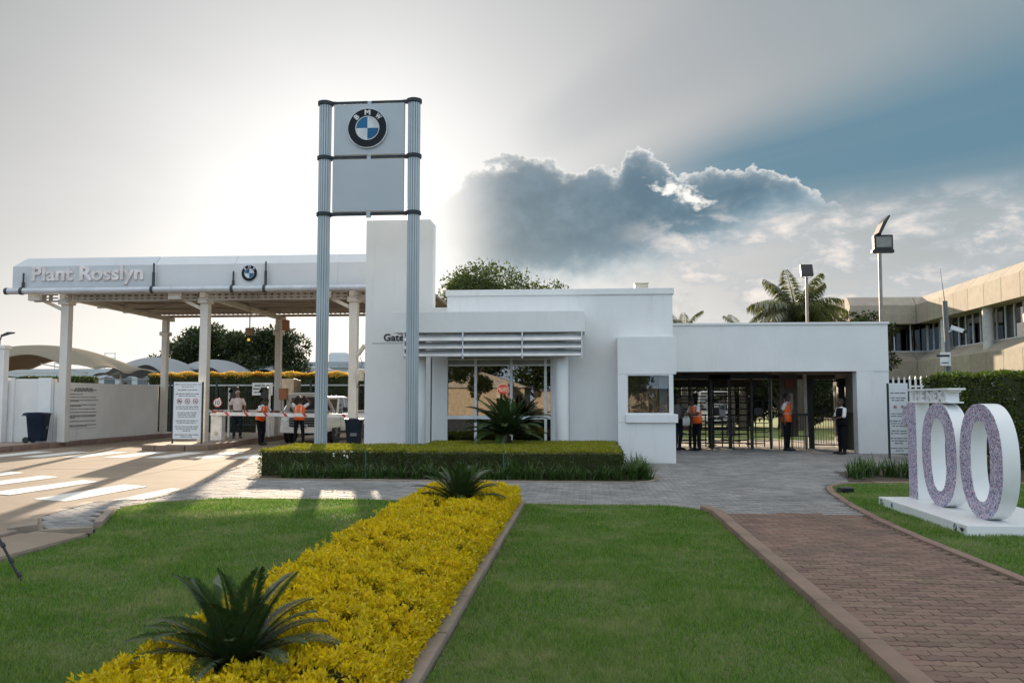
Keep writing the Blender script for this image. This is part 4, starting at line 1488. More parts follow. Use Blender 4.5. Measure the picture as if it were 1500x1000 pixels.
# ---------------- cycads
def frond_mesh(seed, bend, npair=64):
    """feather leaf of length 1: arches from +z towards +y; bend is the total angle it turns through"""
    r = np.random.default_rng(seed)
    V, F = [], []
    n = 16
    pts, tang = [], []
    p = np.array([0., 0., 0.])
    for i in range(n + 1):
        a = bend[0] + (bend[1] - bend[0]) * (i / n) ** 1.3
        t = np.array([0, math.cos(a), math.sin(a)])
        pts.append(p.copy())
        tang.append(t)
        p = p + t / n
    for i in range(n):
        w0, w1 = .011 * (1 - i / n) + .003, .011 * (1 - (i + 1) / n) + .003
        k0 = len(V)
        V += [pts[i] + [-w0, 0, 0], pts[i] + [w0, 0, 0], pts[i + 1] + [w1, 0, 0], pts[i + 1] + [-w1, 0, 0]]
        F.append((k0, k0 + 1, k0 + 2, k0 + 3))
    for j in range(npair):
        u = .10 + .90 * j / (npair - 1)
        f = u * n
        i = min(int(f), n - 1)
        c = pts[i] + (pts[i + 1] - pts[i]) * (f - i)
        t = tang[i]
        nrm = np.array([0, -t[2], t[1]])
        ll = .215 * (math.sin(math.pi * min(1, u * .86 + .10)) ** .6) * r.uniform(.9, 1.08)
        for s in (-1, 1):
            d = np.array([s * .86, 0, 0]) + t * (.50 + .55 * u) + nrm * .26
            d = d / np.linalg.norm(d)
            e = c + d * ll + nrm * (-.018)
            w = t * .0125
            k0 = len(V)
            V += [c - w, c + d * ll * .55 - w * .9 + nrm * .004, e, c + d * ll * .55 + w * .9 + nrm * .004]
            F.append((k0, k0 + 1, k0 + 2, k0 + 3))
    me = mesh_arrays('frond', np.array(V), np.array(F))
    me.materials.append(M_cyc)
    return me


FR = [frond_mesh(1, (R(86), R(62))), frond_mesh(2, (R(74), R(30))), frond_mesh(3, (R(58), R(2))), frond_mesh(4, (R(40), R(-22))), frond_mesh(5, (R(22), R(-30)))]


def cycad(label, x, y, z, L, trunk, n=(5, 8, 10, 11, 8), tr=.12, flat=1.0):
    root = thing('cycad', label, 'cycad', (x, y, z))
    q = MB()
    pr = []
    for i in range(12):
        t = i / 11
        pr.append((tr * (1.0 + .10 * (i % 2)) * (1 - .25 * t), -.15 + (trunk + .15) * t))
    q.lathe(pr, 14)
    q.build('trunk', M_cyct, root, world=False)
    for tier, cnt in enumerate(n):
        for kx in range(cnt):
            o = bpy.data.objects.new('frond', FR[tier])
            col.objects.link(o)
            o.parent = root
            a = 2 * math.pi * (kx + .5 * (tier % 2) + random.uniform(-.22, .22)) / cnt
            o.location = (-math.sin(a) * tr * .3, math.cos(a) * tr * .3, trunk - .01)
            o.rotation_euler = (random.gauss(0, .09), random.gauss(0, .06), a)
            s = L * random.uniform(.88, 1.08) * (.92 if tier == 0 else 1)
            o.scale = (s, s, s)
    return root


cycad('small cycad in the yellow hedge with a gap of dark soil around it', -1.76, 4.25, 0.08, .56, .10, n=(5, 7, 9, 9, 6), tr=.08)
cycad('small cycad at the far end of the yellow hedge', -1.58, 10.75, 0.10, .62, .10, n=(4, 8, 10, 9, 6), tr=.08)
cycad('large cycad with a dark trunk rising behind the clipped hedge', -1.86, 20.0, 0.0, 1.08, .70, n=(2, 7, 12, 13, 10), tr=.17)


# ---------------- trees
def tree(name, label, x, y, h, rx, ry, z0, n_clump, n_leaf, lf, mat, trunk_r=.2, group=None, cat='tree', seed=1, core=0.55, twig=False):
    r = np.random.default_rng(seed)
    root = thing(name, label, cat, (x, y, 0), 0, group)
    cz, rz = (h + z0) / 2, (h - z0) / 2
    C, RR = [], []
    while len(C) < n_clump:
        v = r.normal(size=3)
        v = v / np.linalg.norm(v) * r.uniform(.25, .92) ** .6
        c = np.array([v[0] * rx * .84, v[1] * ry * .84, cz + v[2] * rz * .84])
        C.append(c)
        RR.append(r.uniform(.17, .34) * min(rx, rz * 1.3))
    C, RR = np.array(C), np.array(RR)
    q = MB()
    q.tube([(0, 0, -.1), (.05, 0, z0 * .6), (0, .05, z0 + rz * .3), (0, 0, cz + rz * .3)], [trunk_r * 1.25, trunk_r, trunk_r * .75, trunk_r * .3], 10)
    for i in range(min(n_clump, 22)):
        a = Vector((0, 0, z0 * .75 + (cz - z0) * r.uniform(0, .9)))
        b = Vector(C[i])
        m = a.lerp(b, .5) + Vector((0, 0, .12 * (b - a).length))
        q.tube([a, m, b], [trunk_r * .4, trunk_r * .25, trunk_r * .08], 6)
    q.build('trunk', M_bark, root, world=False)
    w = RR ** 2
    ci = r.choice(n_clump, n_leaf, p=w / w.sum())
    v = unit(r.normal(size=(n_leaf, 3)))
    P = C[ci] + v * (RR[ci] * r.uniform(core, 1.08, n_leaf) ** 1.0)[:, None] * np.array([1, 1, .8])
    D_ = v * .8 + r.normal(0, .7, (n_leaf, 3)) + np.array([0, 0, -.15])
    V, F = leaves(P, D_, r.uniform(.7, 1.3, n_leaf) * lf, r.uniform(.7, 1.3, n_leaf) * lf * .42, rg=r, fold=.12)
    if twig:
        # upright shoots standing out of the top
        for i in range(70):
            c = C[r.integers(n_clump)]
            if c[2] < cz:
                continue
            b = c + np.array([r.normal(0, .3), r.normal(0, .3), .2])
            n = 26
            t = r.uniform(0, 1, n)
            hgt_ = r.uniform(.5, 1.1)
            P2 = b + np.stack([r.normal(0, .05, n), r.normal(0, .05, n), t * hgt_ + .1], 1)
            V2, F2 = leaves(P2, r.normal(0, 1, (n, 3)) + [0, 0, .4], np.full(n, lf), np.full(n, lf * .4), rg=r)
            F = np.concatenate([F, F2 + len(V)])
            V = np.concatenate([V, V2])
    tag(link('crown', mesh_arrays('crown', V, F), mat, root, world=False), None, None, kind='stuff')
    return root


M_t1 = leaf('tree leaves green', (0.055, 0.085, 0.020), (0.095, 0.125, 0.030), 0.4)
M_t2 = leaf('tree leaves dark', (0.022, 0.040, 0.012), (0.050, 0.070, 0.018), 0.3)
tree('bushy_tree', 'bushy green tree rising behind the gatehouse roof', -4.2, 40, 8.35, 4.1, 2.8, 2.2, 56, 32000, .18, M_t1, .22, seed=3, twig=True)
tree('sapling', 'thin wispy treetop just above the gatehouse parapet', -0.05, 36, 6.15, .7, .6, 3.6, 9, 420, .13, M_t1, .05, seed=5)
tree('broad_dark_tree', 'broad dark evergreen tree behind the shade canopies', -28.3, 62, 7.4, 4.6, 3.5, 2.0, 44, 24000, .26, M_t2, .35, seed=6)
tree('broad_dark_tree', 'dark rounded tree behind the hanging signal lamp', -23.3, 60, 7.2, 3.6, 3.0, 1.8, 34, 17000, .26, M_t2, .3, seed=8)
tree('garden_tree', 'low spreading garden tree with dark trunk behind the turnstiles', 6.3, 38, 4.75, 3.3, 2.2, 2.35, 30, 9000, .16, M_t1, .16, seed=9)
tree('garden_tree', 'dense low garden tree on the lawn behind the first turnstile', 1.6, 38.5, 4.9, 3.9, 2.0, 2.3, 40, 16000, .20, M_t2, .16, seed=31, core=.3)
tree('garden_tree', 'dense low garden tree on the lawn behind the gatehouse', -3.4, 41.5, 5.4, 3.4, 2.0, 2.0, 34, 12000, .20, M_t2, .16, seed=32, core=.3)
tree('garden_tree', 'slender dark garden tree between the turnstiles and the minibus', 4.4, 36.5, 4.6, 1.6, 1.4, 1.9, 16, 4200, .15, M_t2, .09, seed=33)
tree('garden_tree', 'dense garden tree far behind the pedestrian gate', 10.5, 47, 5.2, 3.2, 2.4, 1.0, 26, 9000, .20, M_t2, .2, seed=10)
tree('round_bush', 'round bush beside the large palm behind the wing roof', 15.0, 47.5, 6.7, 2.1, 1.8, 2.5, 22, 8000, .20, M_t2, .18, seed=11)
for k, (bx_, by_) in enumerate(((-1, 50), (1.6, 51), (4.2, 50), (7, 52.5), (9.6, 51), (12.2, 50), (15, 51.5))):
    tree('garden_bush', 'dark garden bush at the back of the sunlit lawn', bx_, by_, 3.7, 2.7, 1.5, .1, 22, 6500, .26, M_t2, .15, 'bushes behind the sunlit lawn', 'bush', seed=20 + k)


def palm_frond(seed, a0, a1, npair=62):
    r = np.random.default_rng(seed)
    V, F = [], []
    n = 18
    p = np.array([0., 0., 0.])
    pts = [p.copy()]
    tg = []
    for i in range(n):
        a = a0 + (a1 - a0) * (i / n) ** 1.1
        t = np.array([0, math.cos(a), math.sin(a)])
        tg.append(t)
        p = p + t / n
        pts.append(p.copy())
    tg.append(tg[-1])
    for i in range(n):
        w = .014 * (1 - i / n) + .003
        k0 = len(V)
        V += [pts[i] + [-w, 0, 0], pts[i] + [w, 0, 0], pts[i + 1] + [w, 0, 0], pts[i + 1] + [-w, 0, 0]]
        F.append((k0, k0 + 1, k0 + 2, k0 + 3))
    for j in range(npair):
        u = .12 + .88 * j / (npair - 1)
        f = u * n
        i = min(int(f), n - 1)
        c = pts[i] + (pts[i + 1] - pts[i]) * (f - i)
        t = tg[i]
        ll = .26 * (math.sin(math.pi * min(1, u * .8 + .16)) ** .6)
        for s in (-1, 1):
            d = np.array([s * r.uniform(.45, .8), 0, r.uniform(-.75, -.05)]) + t * .5
            d = d / np.linalg.norm(d)
            e = c + d * ll + np.array([0, 0, -.07])
            w = t * .011
            k0 = len(V)
            V += [c - w, c + d * ll * .5 - w, e, c + d * ll * .5 + w]
            F.append((k0, k0 + 1, k0 + 2, k0 + 3))
    me = mesh_arrays('frond', np.array(V), np.array(F))
    me.materials.append(M_palm)
    return me


M_palm = leaf('palm leaflets', (0.085, 0.105, 0.028), (0.16, 0.165, 0.045), 0.4, gloss=.3)
PF = [palm_frond(1, R(80), R(20)), palm_frond(2, R(62), R(-25)), palm_frond(3, R(42), R(-55)), palm_frond(4, R(18), R(-70))]


def palm(label, x, y, zc, L, counts=(5, 8, 9, 8)):
    root = thing('palm_tree', label, 'palm', (x, y, 0))
    q = MB()
    q.tube([(0, 0, -.1), (.04, 0, zc * .5), (0, 0, zc)], [.24, .2, .17], 10)
    q.build('trunk', M_bark, root, world=False)
    for tier, cnt in enumerate(counts):
        for k in range(cnt):
            o = bpy.data.objects.new('frond', PF[tier])
            col.objects.link(o)
            o.parent = root
            a = 2 * math.pi * (k + random.uniform(-.25, .25)) / cnt + tier
            o.location = (0, 0, zc - .05)
            o.rotation_euler = (random.gauss(0, .1), random.gauss(0, .1), a)
            s = L * random.uniform(.85, 1.1)
            o.scale = (s, s, s)


palm('large feathery palm behind the turnstile wing roof', 10.9, 45, 5.6, 2.75, (9, 13, 13, 10))
palm('palm whose single arching crown shows beside the gatehouse parapet', 5.15, 45, 5.0, 1.6, (3, 4, 5, 3))
palm('small palm beside the large palm behind the wing roof', 8.3, 46, 4.8, 1.9, (3, 5, 5, 4))

# ================================================================== BOUNDARY WALL, ISLAND EQUIPMENT, FENCE
bw = thing('boundary_wall', 'white plastered wall with printed rules beside the entry lane', 'wall', (-17.6, 29, 0))
MB().box(-17.80, -17.52, 27.35, 33.88, 0.13, 2.13).build('wall', M_wall2, bw)
MB().box(-19.6, -17.81, 27.30, 27.52, 0.13, 2.25).build('wall', M_wall2, bw)
MB().box(-19.62, -19.15, 27.22, 27.298, 0.13, 2.28).build('pilaster', M_wall, bw)
MB().box(-18.3, -17.85, 27.24, 27.298, 0.13, 2.28).build('pilaster', M_wall, bw)
rows = [(1.93, .05, .55), (1.885, .035, .85), (1.84, .035, .6), (1.73, .03, .4), (1.63, .03, .9), (1.53, .03, .98), (1.49, .03, .3), (1.36, .03, .95), (1.32, .03, .4), (1.22, .03, .92), (1.11, .03, .92), (1.0, .03, .95), (0.96, .03, .9), (0.92, .03, .2), (0.80, .03, .9), (0.66, .035, .97), (0.62, .03, .6), (0.55, .012, 1.0)]
q = MB()
for k, (z, h, f) in enumerate(rows):
    word_lines(q, 0, 1.72, z, h, k + 3, 'C' if k < 3 else 'L', f)
me = q.mesh()
me.transform(Matrix.Translation((-17.517, 27.75, 0)) @ Matrix.Rotation(R(90), 4, 'Z'))
tag(link('printed_rules', me, pm('faded black print', (0.10, 0.09, 0.085), .7), bw), None, None, kind='stuff')

wp = thing('gate_post', 'white post standing at the edge of the walk', 'post', (-19.45, 27.0, 0.135))
MB().bbox(-19.58, -19.31, 26.9, 27.15, 0.135, 3.25, .015).build('shaft', M_wall2, wp)
MB().bbox(-19.63, -19.26, 26.85, 27.2, 3.25, 3.36, .015).build('cap', M_wall2, wp)


def wheelie_bin(label, x, y, z, rz):
    t = thing('wheelie_bin', label, 'bin', (0, 0, 0), 0, None)
    M_bin = pm('dark navy plastic', (0.010, 0.019, 0.036), .5, var=.15, spec=.2)
    rings = []
    for zz_, s in ((.05, .72), (.10, .76), (.85, .96), (.88, 1.0), (.92, 1.0)):
        a, b, c_ = .27 * s, .30 * s, .05
        rings.append([(a - c_, -b, zz_), (a, -b + c_, zz_), (a, b - c_, zz_), (a - c_, b, zz_), (-a + c_, b, zz_), (-a, b - c_, zz_), (-a, -b + c_, zz_), (-a + c_, -b, zz_)])
    body = MB().loft(rings).build('body', M_bin, t, world=False, smooth=35)
    MB().box(-.10, .10, -.305, -.292, .45, .55).build('embossed_badge', pm('bin badge', (.10, .12, .14), .5), body, world=False)
    MB().extr([(-.31, .925), (.36, .925), (.38, .95), (.30, .985), (.1, 1.0), (-.2, .985), (-.33, .955)], 'x', -.285, .285).build('lid', M_bin, t, world=False, smooth=30)
    MB().tube([(-.2, .33, .90), (-.2, .42, .90), (.2, .42, .90), (.2, .33, .90)], .016, 8).build('handle', M_bin, t, world=False)
    for s in (-1, 1):
        MB().lathe([(.10, -.025), (.10, .025)], 16, (s * .25, .26, .10), 'x').build('wheel', M_black, t, world=False)
    t.location = (x, y, z)
    t.rotation_euler = (0, 0, rz)


wheelie_bin('dark navy wheelie bin standing before the white boundary wall', -17.93, 26.75, 0.135, R(100))
wheelie_bin('dark navy wheelie bin beside the fin wall behind the hedge', -7.2, 26.3, -0.03, R(10))

# notice board on the island
def notice(name, label, x0, x1, y, z0, z1, n_sym, seed, rz=0.0):
    t = thing(name, label, 'notice board', ((x0 + x1) / 2, y, z0), 0)
    w = x1 - x0
    M_board = pm('white notice sheet', (0.72, 0.74, 0.75), .5, var=.03)
    pn = MB().bbox(x0, x1, y, y + .05, z0, z1, .006).build('panel', M_board, t)
    for x in (x0 - .02, x1 + .02):
        MB().box(x - .018, x + .018, y, y + .07, z0 - .14, z1).build('frame_post', pm('dark blue grey steel', (0.03, 0.05, 0.06), .5), t)
    H = z1 - z0
    if seed == 1:
        for s, zz_, ww in (('BMW South Africa (Pty) Ltd', .955, .9), ('Security Area', .918, .42)):
            tm = fit_text(text_mesh(s, 1, 0, .012), width=w * ww)
            hh = max(v.co.y for v in tm.vertices)
            tm.transform(Matrix.Diagonal((1, .05 / hh, 1, 1)))
            tm.transform(Matrix.Translation(((x0 + x1) / 2 - w * ww / 2, y - .0015, z0 + H * zz_ - .03)) @ FRONT)
            tag(link('heading_print', tm, M_letter, pn), None, None, kind='stuff')
    q = MB()
    lines = [(.86, .75), (.79, .85), (.755, .6), (.565, .9), (.53, .9), (.46, .8), (.425, .75), (.39, .7), (.32, .92), (.285, .75), (.215, .8), (.18, .8), (.145, .3), (.075, .92), (.04, .4)]
    for k, (f, ww) in enumerate(lines):
        word_lines(q, x0 + w * (1 - ww) / 2, x1 - w * (1 - ww) / 2, z0 + H * f, .03, seed * 40 + k, 'C', .86)
    me_ = q.mesh()
    me_.transform(Matrix.Translation((0, y, 0)))
    tag(link('small_print', me_, pm('grey print', (0.16, 0.17, 0.18), .7), pn), None, None, kind='stuff')
    for k in range(n_sym):
        cx = x0 + w * (k + .75) / (n_sym + .5)
        cz = z0 + H * .66
        r = w * .095
        qq = MB()
        n = 22
        V = []
        for rad, yy in ((r * .8, y - .004), (r, y - .004), (r, y), (r * .8, y)):
            V += [(cx + rad * math.cos(2 * math.pi * j / n), yy, cz + rad * math.sin(2 * math.pi * j / n)) for j in range(n)]
        qq.add(V, [(a * n + j, a * n + (j + 1) % n, ((a + 1) % 4) * n + (j + 1) % n, ((a + 1) % 4) * n + j) for a in range(4) for j in range(n)])
        qq.bar((cx - r * .62, y - .005, cz + r * .62), (cx + r * .62, y - .005, cz - r * .62), .004, r * .16)
        qq.build('prohibition_ring', pm('sign red', (0.42, 0.02, 0.03), .5), pn)
        gq = MB()
        if k == 0:
            gq.box(cx - r * .45, cx + r * .45, y - .002, y - .0005, cz - r * .3, cz + r * .25)
            gq.box(cx - r * .15, cx + r * .15, y - .002, y - .0005, cz + r * .25, cz + r * .4)
        elif k == 1:
            gq.bar((cx - r * .45, y - .001, cz - r * .1), (cx + r * .4, y - .001, cz - r * .1), .0015, r * .18)
            gq.bar((cx - r * .1, y - .001, cz - r * .4), (cx + r * .25, y - .001, cz + r * .4), .0015, r * .2)
        else:
            gq.bar((cx - r * .4, y - .001, cz - r * .25), (cx + r * .35, y - .001, cz + r * .3), .0015, r * .22)
            gq.bar((cx + r * .05, y - .001, cz - r * .4), (cx + r * .3, y - .001, cz + r * .05), .0015, r * .16)
        gq.build('pictogram', M_letter, pn)
    t.rotation_euler = (0, 0, rz)
    return t


notice('notice_board', 'upright white notice board with three prohibition symbols on the traffic island', -13.30, -12.36, 26.7, 0.28, 2.12, 3, 1)
notice('notice_board', 'white notice board with prohibition symbols beside the wing pier', 7.98, 8.46, 23.3, 0.14, 1.98, 2, 2)

# boom barriers
M_boom = pm('barrier white paint', (0.74, 0.73, 0.70), .5)
M_boomr = pm('barrier red band', (0.50, 0.03, 0.03), .5)


def boom(label, bx_, by_, x_end, z, zend, y_arm, cab=True):
    t = thing('boom_barrier', label, 'barrier', (bx_, by_, .135))
    if cab:
        MB().bbox(bx_ - .24, bx_ + .16, by_ - .16, by_ + .16, .135, 1.0, .02).build('cabinet', M_boom, t)
        MB().bbox(bx_ - .27, bx_ + .19, by_ - .19, by_ + .19, 1.0, 1.08, .02).build('cabinet_cap', M_boom, t)
        MB().bbox(bx_ - .22, bx_ + .1, by_ - .12, by_ + .12, 1.08, 1.17, .03).build('cap_lamp', pm('dull red cap', (0.33, 0.07, 0.05), .5), t)
        MB().lathe([(.07, -.02), (.07, .0)], 14, (bx_ - .03, by_ - .165, .38), 'y').build('lock', pm('lock cream', (0.5, 0.48, 0.4), .5), t)
    else:
        MB().bbox(bx_ - .06, bx_ + .06, y_arm + .03, y_arm + .15, -.03, z + .1, .01).build('pivot_post', M_boom, t)
    L = abs(x_end - bx_)
    a, b = Vector((bx_, y_arm, z)), Vector((x_end, y_arm, zend))
    arm = MB().bar(a, b, .05, .12).build('arm', M_boom, t)
    n = int(L / .63)
    for k in range(n):
        f = (k + .55) / n
        c = a.lerp(b, f)
        dx = .05
        q = MB()
        h = .0615
        for yy in (-.0265,):
            q.add([(c.x - dx - .05, c.y + yy, c.z + h), (c.x + dx - .05, c.y + yy, c.z + h), (c.x + dx + .05, c.y + yy, c.z - h), (c.x - dx + .05, c.y + yy, c.z - h),
                   (c.x - dx - .05, c.y - yy, c.z + h), (c.x + dx - .05, c.y - yy, c.z + h), (c.x + dx + .05, c.y - yy, c.z - h), (c.x - dx + .05, c.y - yy, c.z - h)],
                  [(0, 1, 2, 3), (7, 6, 5, 4), (0, 4, 5, 1), (1, 5, 6, 2), (2, 6, 7, 3), (3, 7, 4, 0)])
        q.build('red_band', M_boomr, arm)
    return t


boom('white boom barrier with red bands closed across the pickup lane', -12.72, 28.9, -7.9, 1.06, 1.0, 28.68)
boom('white boom barrier with red bands across the lane by the white wall', -14.15, 36.2, -17.25, 1.05, 1.05, 36.0, cab=False)

# round speed sign on a slim post
sp = thing('speed_sign', 'round white speed sign with red rim reading ten', 'sign', (-13.0, 29.3, .135))
MB().tube([(-12.97, 29.36, .135), (-12.97, 29.36, 1.6)], .022, 8).build('post', M_brk, sp)
MB().lathe([(.165, -.012), (.165, .012)], 32, (-12.97, 29.3, 1.44), 'y').build('rim', pm('sign red', (0.42, 0.02, 0.03), .5), sp)
fc = MB().lathe([(.135, -.017), (.135, -.0121)], 32, (-12.97, 29.3, 1.44), 'y').build('sign_face', M_boom, sp)
tm = fit_text(text_mesh('10', 1, 0, .012), width=.15, height=.15)
tm.transform(Matrix.Translation((-12.97 - .075, 29.3 - .019, 1.44 - .075)) @ FRONT)
for me in islands(tm):
    link('digit', me, M_letter, fc)


def signal(label, x, y, s):
    t = thing('traffic_signal', label, 'traffic light', (x, y, .135), 0, None)
    MB().bbox(x - s * .20 - .035, x - s * .20 + .035, y - .03, y + .03, .135, 2.0, .008).build('post', M_boom, t)
    h = MB().bbox(x - .14, x + .14, y - .08, y + .08, 1.32, 2.02, .03).build('housing', M_black, t)
    for zz_ in (1.50, 1.84):
        q = MB()
        n = 14
        V = []
        for rad, yy in ((.10, -.26), (.115, -.26), (.115, -.08), (.10, -.08)):
            V += [(x + rad * math.cos(math.pi * (j / (n - 1)) * 1.15 - .24), y + yy, zz_ + rad * math.sin(math.pi * (j / (n - 1)) * 1.15 - .24)) for j in range(n)]
        q.add(V, [(a * n + j, a * n + j + 1, ((a + 1) % 4) * n + j + 1, ((a + 1) % 4) * n + j) for a in range(4) for j in range(n - 1)])
        q.build('visor', M_black, t)
        MB().lathe([(.09, -.10), (.09, -.078)], 18, (x, y, zz_), 'y').build('lens', pm('dark lens', (0.05, 0.02, 0.015) if zz_ > 1.7 else (0.015, 0.04, 0.02), .2), t)


signal('black two lamp traffic signal beside the speed sign', -13.25, 31.4, 1)
signal('black two lamp traffic signal behind the white shirted man', -12.15, 31.6, -1)

# boxes on the rear of the island
cb = thing('kiosk_box', 'beige control cabinet on a pole behind the raised bonnet', 'cabinet', (-12.3, 35.0, 0))
MB().bbox(-12.62, -12.10, 34.7, 35.2, 1.55, 2.42, .02).build('cabinet_body', M_beige, cb)
MB().bbox(-12.098, -11.95, 34.72, 35.18, 1.58, 2.36, .02).build('cabinet_side', pm('brown side panel', (0.2, 0.16, 0.11), .6), cb)
MB().bbox(-12.45, -12.25, 34.85, 35.05, .135, 1.55, .01).build('leg', M_beige, cb)
ob = thing('intercom_box', 'orange brown intercom box on a post behind the pickup', 'box', (-12.2, 33.2, .135))
MB().bbox(-12.15, -11.85, 33.1, 33.4, 1.55, 2.0, .02).build('casing', pm('orange brown paint', (0.42, 0.16, 0.07), .6), ob)
MB().tube([(-12.03, 33.25, .135), (-12.03, 33.25, 1.55)], .04, 8).build('post', M_cream, ob)
ws = thing('direction_sign', 'small white sign on the dark fence behind the traffic signals', 'sign', (-15.2, 39.8, 1.8))
MB().bbox(-15.9, -14.9, 39.75, 39.8, 1.75, 2.35, .01).build('sheet', M_boom, ws)
q = MB()
for k in range(3):
    word_lines(q, -15.8, -15.0, 2.22 - k * .16, .06, 77 + k)
me_ = q.mesh()
me_.transform(Matrix.Translation((0, 39.748, 0)))
tag(link('small_print', me_, M_letter, ws), None, None, kind='stuff')
bd = thing('ticket_machine', 'low pale ticket cabinet on the island beside the second guard', 'cabinet', (-12.3, 30.2, .135))
MB().bbox(-12.35, -12.0, 32.3, 32.75, .135, 1.05, .03).build('casing', M_cream, bd)
MB().bbox(-12.38, -11.97, 32.27, 32.78, 1.05, 1.12, .02).build('lid', pm('dull red cap', (0.33, 0.07, 0.05), .5), bd)

# dark palisade fence with pale top rail
M_fen = pm('dark green fence steel', (0.020, 0.030, 0.026), .6)
fe = thing('mesh_fence', 'dark green steel fence with pale top rail before the orange tipped hedge', 'fence', (-15, 40, 0))
q = MB()
for k in range(118):
    x = -22.4 + k * .12
    q.box(x - .012, x + .012, 39.99, 40.01, .02, 2.22)
tag(q.build('pickets', M_fen, fe), None, None, kind='stuff')
for k in range(7):
    MB().bbox(-22.4 + k * 2.33 - .05, -22.4 + k * 2.33 + .05, 39.92, 40.08, -.05, 2.4, .01).build('fence_post', M_fen, fe)
MB().bbox(-22.5, -8.2, 39.94, 39.98, 2.20, 2.27, .008).build('top_rail', pm('galvanised rail', (0.42, 0.45, 0.45), .5), fe)
MB().bbox(-22.5, -8.2, 39.94, 39.98, .30, .36, .008).build('bottom_rail', M_fen, fe)
# white palisade by the tall hedge
pf = thing('palisade_fence', 'pale steel palisade fence with pointed pickets beside the wing pier', 'fence', (9.7, 27, 0))
for k in range(10):
    x = 9.05 + k * .165
    MB().extr([(x - .03, 0), (x + .03, 0), (x + .03, 2.18), (x, 2.26), (x - .03, 2.18)], 'y', 26.985, 27.0).build('picket', M_alu, pf)
for z in (.4, 1.95):
    MB().bbox(8.8, 11.5, 27.002, 27.05, z - .03, z + .03, .006).build('rail', M_alu, pf)

# ================================================================== SHADE CARPORTS
def carport(label, x, y, w, d, zl, zh, mat, group=None):
    t = thing('shade_carport', label, 'carport', (x, y, 0), 0, group)
    nu, nv = 28, 16
    U, Vv = np.meshgrid(np.linspace(-1, 1, nu), np.linspace(-1, 1, nv))
    u, v = U.ravel(), Vv.ravel()
    rise = (1 - np.abs(u) ** 2.2) * (1 - .55 * np.abs(v) ** 2.5)
    scal = .35 * np.abs(np.sin(v * math.pi * 1.0)) * (np.abs(u) ** 6) + .28 * np.abs(np.sin(u * math.pi * 1.5)) * np.abs(v) ** 8
    z = zl + (zh - zl) * rise + scal
    V = np.stack([u * w / 2, v * d / 2, z], 1)
    F = np.array([(i * nu + j, i * nu + j + 1, (i + 1) * nu + j + 1, (i + 1) * nu + j) for i in range(nv - 1) for j in range(nu - 1)])
    me_ = mesh_arrays('shade_net', V, F)
    o = link('shade_net', me_, mat, t, world=False, smooth=True)
    md = o.modifiers.new('thickness', 'SOLIDIFY')
    md.thickness = .02
    for sx in (-1, 1):
        for sy in (-1, 0, 1):
            MB().tube([(sx * w * .46, sy * d * .46, -.05), (sx * w * .46, sy * d * .46, zl + .06)], .05, 8).build('post', M_cream, t, world=False)
        MB().tube([(sx * w * .46, -d * .46, zl), (sx * w * .2, -d * .46, zl + (zh - zl) * .30)], .03, 6).build('strut', M_cream, t, world=False)
    MB().tube([(-w * .46, -d * .47, zl + .02), (w * .46, -d * .47, zl + .02)], .03, 6).build('beam', M_cream, t, world=False)
    return t


def net(name, c1, c2, tr=.35):
    return leaf(name, c1, c2, tr, gloss=.05)


M_net1 = net('beige shade net', (0.36, 0.31, 0.24), (0.38, 0.33, 0.255), .3)
M_net2 = net('blue grey shade net', (0.42, 0.44, 0.46), (0.44, 0.46, 0.48), .3)
carport('large beige shade carport behind the white wall', -29.9, 45, 9.6, 7, 2.9, 4.55, M_net1)
for k, (x, y, w) in enumerate(((-27.2, 52.5, 5.2), (-25.0, 56.0, 5.4), (-23.0, 60.5, 5.6), (-20.3, 64, 4.2), (-18.0, 68, 4.2), (-14.5, 68, 4.2))):
    carport('pale grey shade carport in the row beyond the fence', x, y, w, 6, 2.75, 4.25 if k < 3 else 4.05, M_net2, 'grey shade carports in a row')

# street lamp at the car park
sl = thing('street_lamp', 'street lamp with curved arm rising behind the beige carport', 'street lamp', (-32.2, 47, 0))
MB().tube([(-34.05, 47, -.1), (-34.05, 47, 5.0), (-33.95, 47, 5.25)], [.07, .05, .04], 8).build('pole', M_brk, sl)
MB().loft([[(-33.95, 46.9, 5.22), (-33.95, 47.1, 5.22), (-33.95, 47.1, 5.3), (-33.95, 46.9, 5.3)], [(-33.5, 46.85, 5.36), (-33.5, 47.15, 5.36), (-33.5, 47.15, 5.48), (-33.5, 46.85, 5.48)],
           [(-33.2, 46.9, 5.40), (-33.2, 47.1, 5.40), (-33.2, 47.1, 5.47), (-33.2, 46.9, 5.47)]]).build('lamp_head', M_brk, sl)

# ================================================================== FAR FACTORY
fa = thing('factory', 'long pale factory hall with a round tower on the horizon', 'building', (-55, 150, 0))
M_far = pm('pale factory cladding', (0.55, 0.57, 0.58), .7, scale=.2, var=.06)
hall = MB().box(-110, -25, 150, 180, 0, 7.2).build('hall', M_far, fa)
MB().box(-58, -26, 149.5, 180, 7.2, 8.3).build('roof_storey', pm('grey roof cladding', (0.42, 0.45, 0.47), .7), fa)
for k in range(24):
    x = -104 + k * 3.2
    MB().box(x, x + 2.0, 149.9, 149.98, 4.2, 5.6).build('window', pm('far window', (0.12, 0.14, 0.15), .3), fa)
MB().lathe([(1.9, 8.3), (1.9, 10.2), (1.6, 10.5)], 18, (-47, 160, 0)).build('round_tower', M_far, fa, smooth=40)
for x in (-100, -90):
    q = MB()
    for sx in (-1, 1):
        q.tube([(x + sx, 155, 7), (x + sx, 155, 10.4)], .08, 5)
    for z in (8.4, 9.4, 10.3):
        q.tube([(x - 1.2, 155, z), (x + 1.2, 155, z)], .08, 5)
    q.build('roof_gantry', M_far, fa)
q_n = 16000
qx = rng.uniform(-260, 260, q_n)
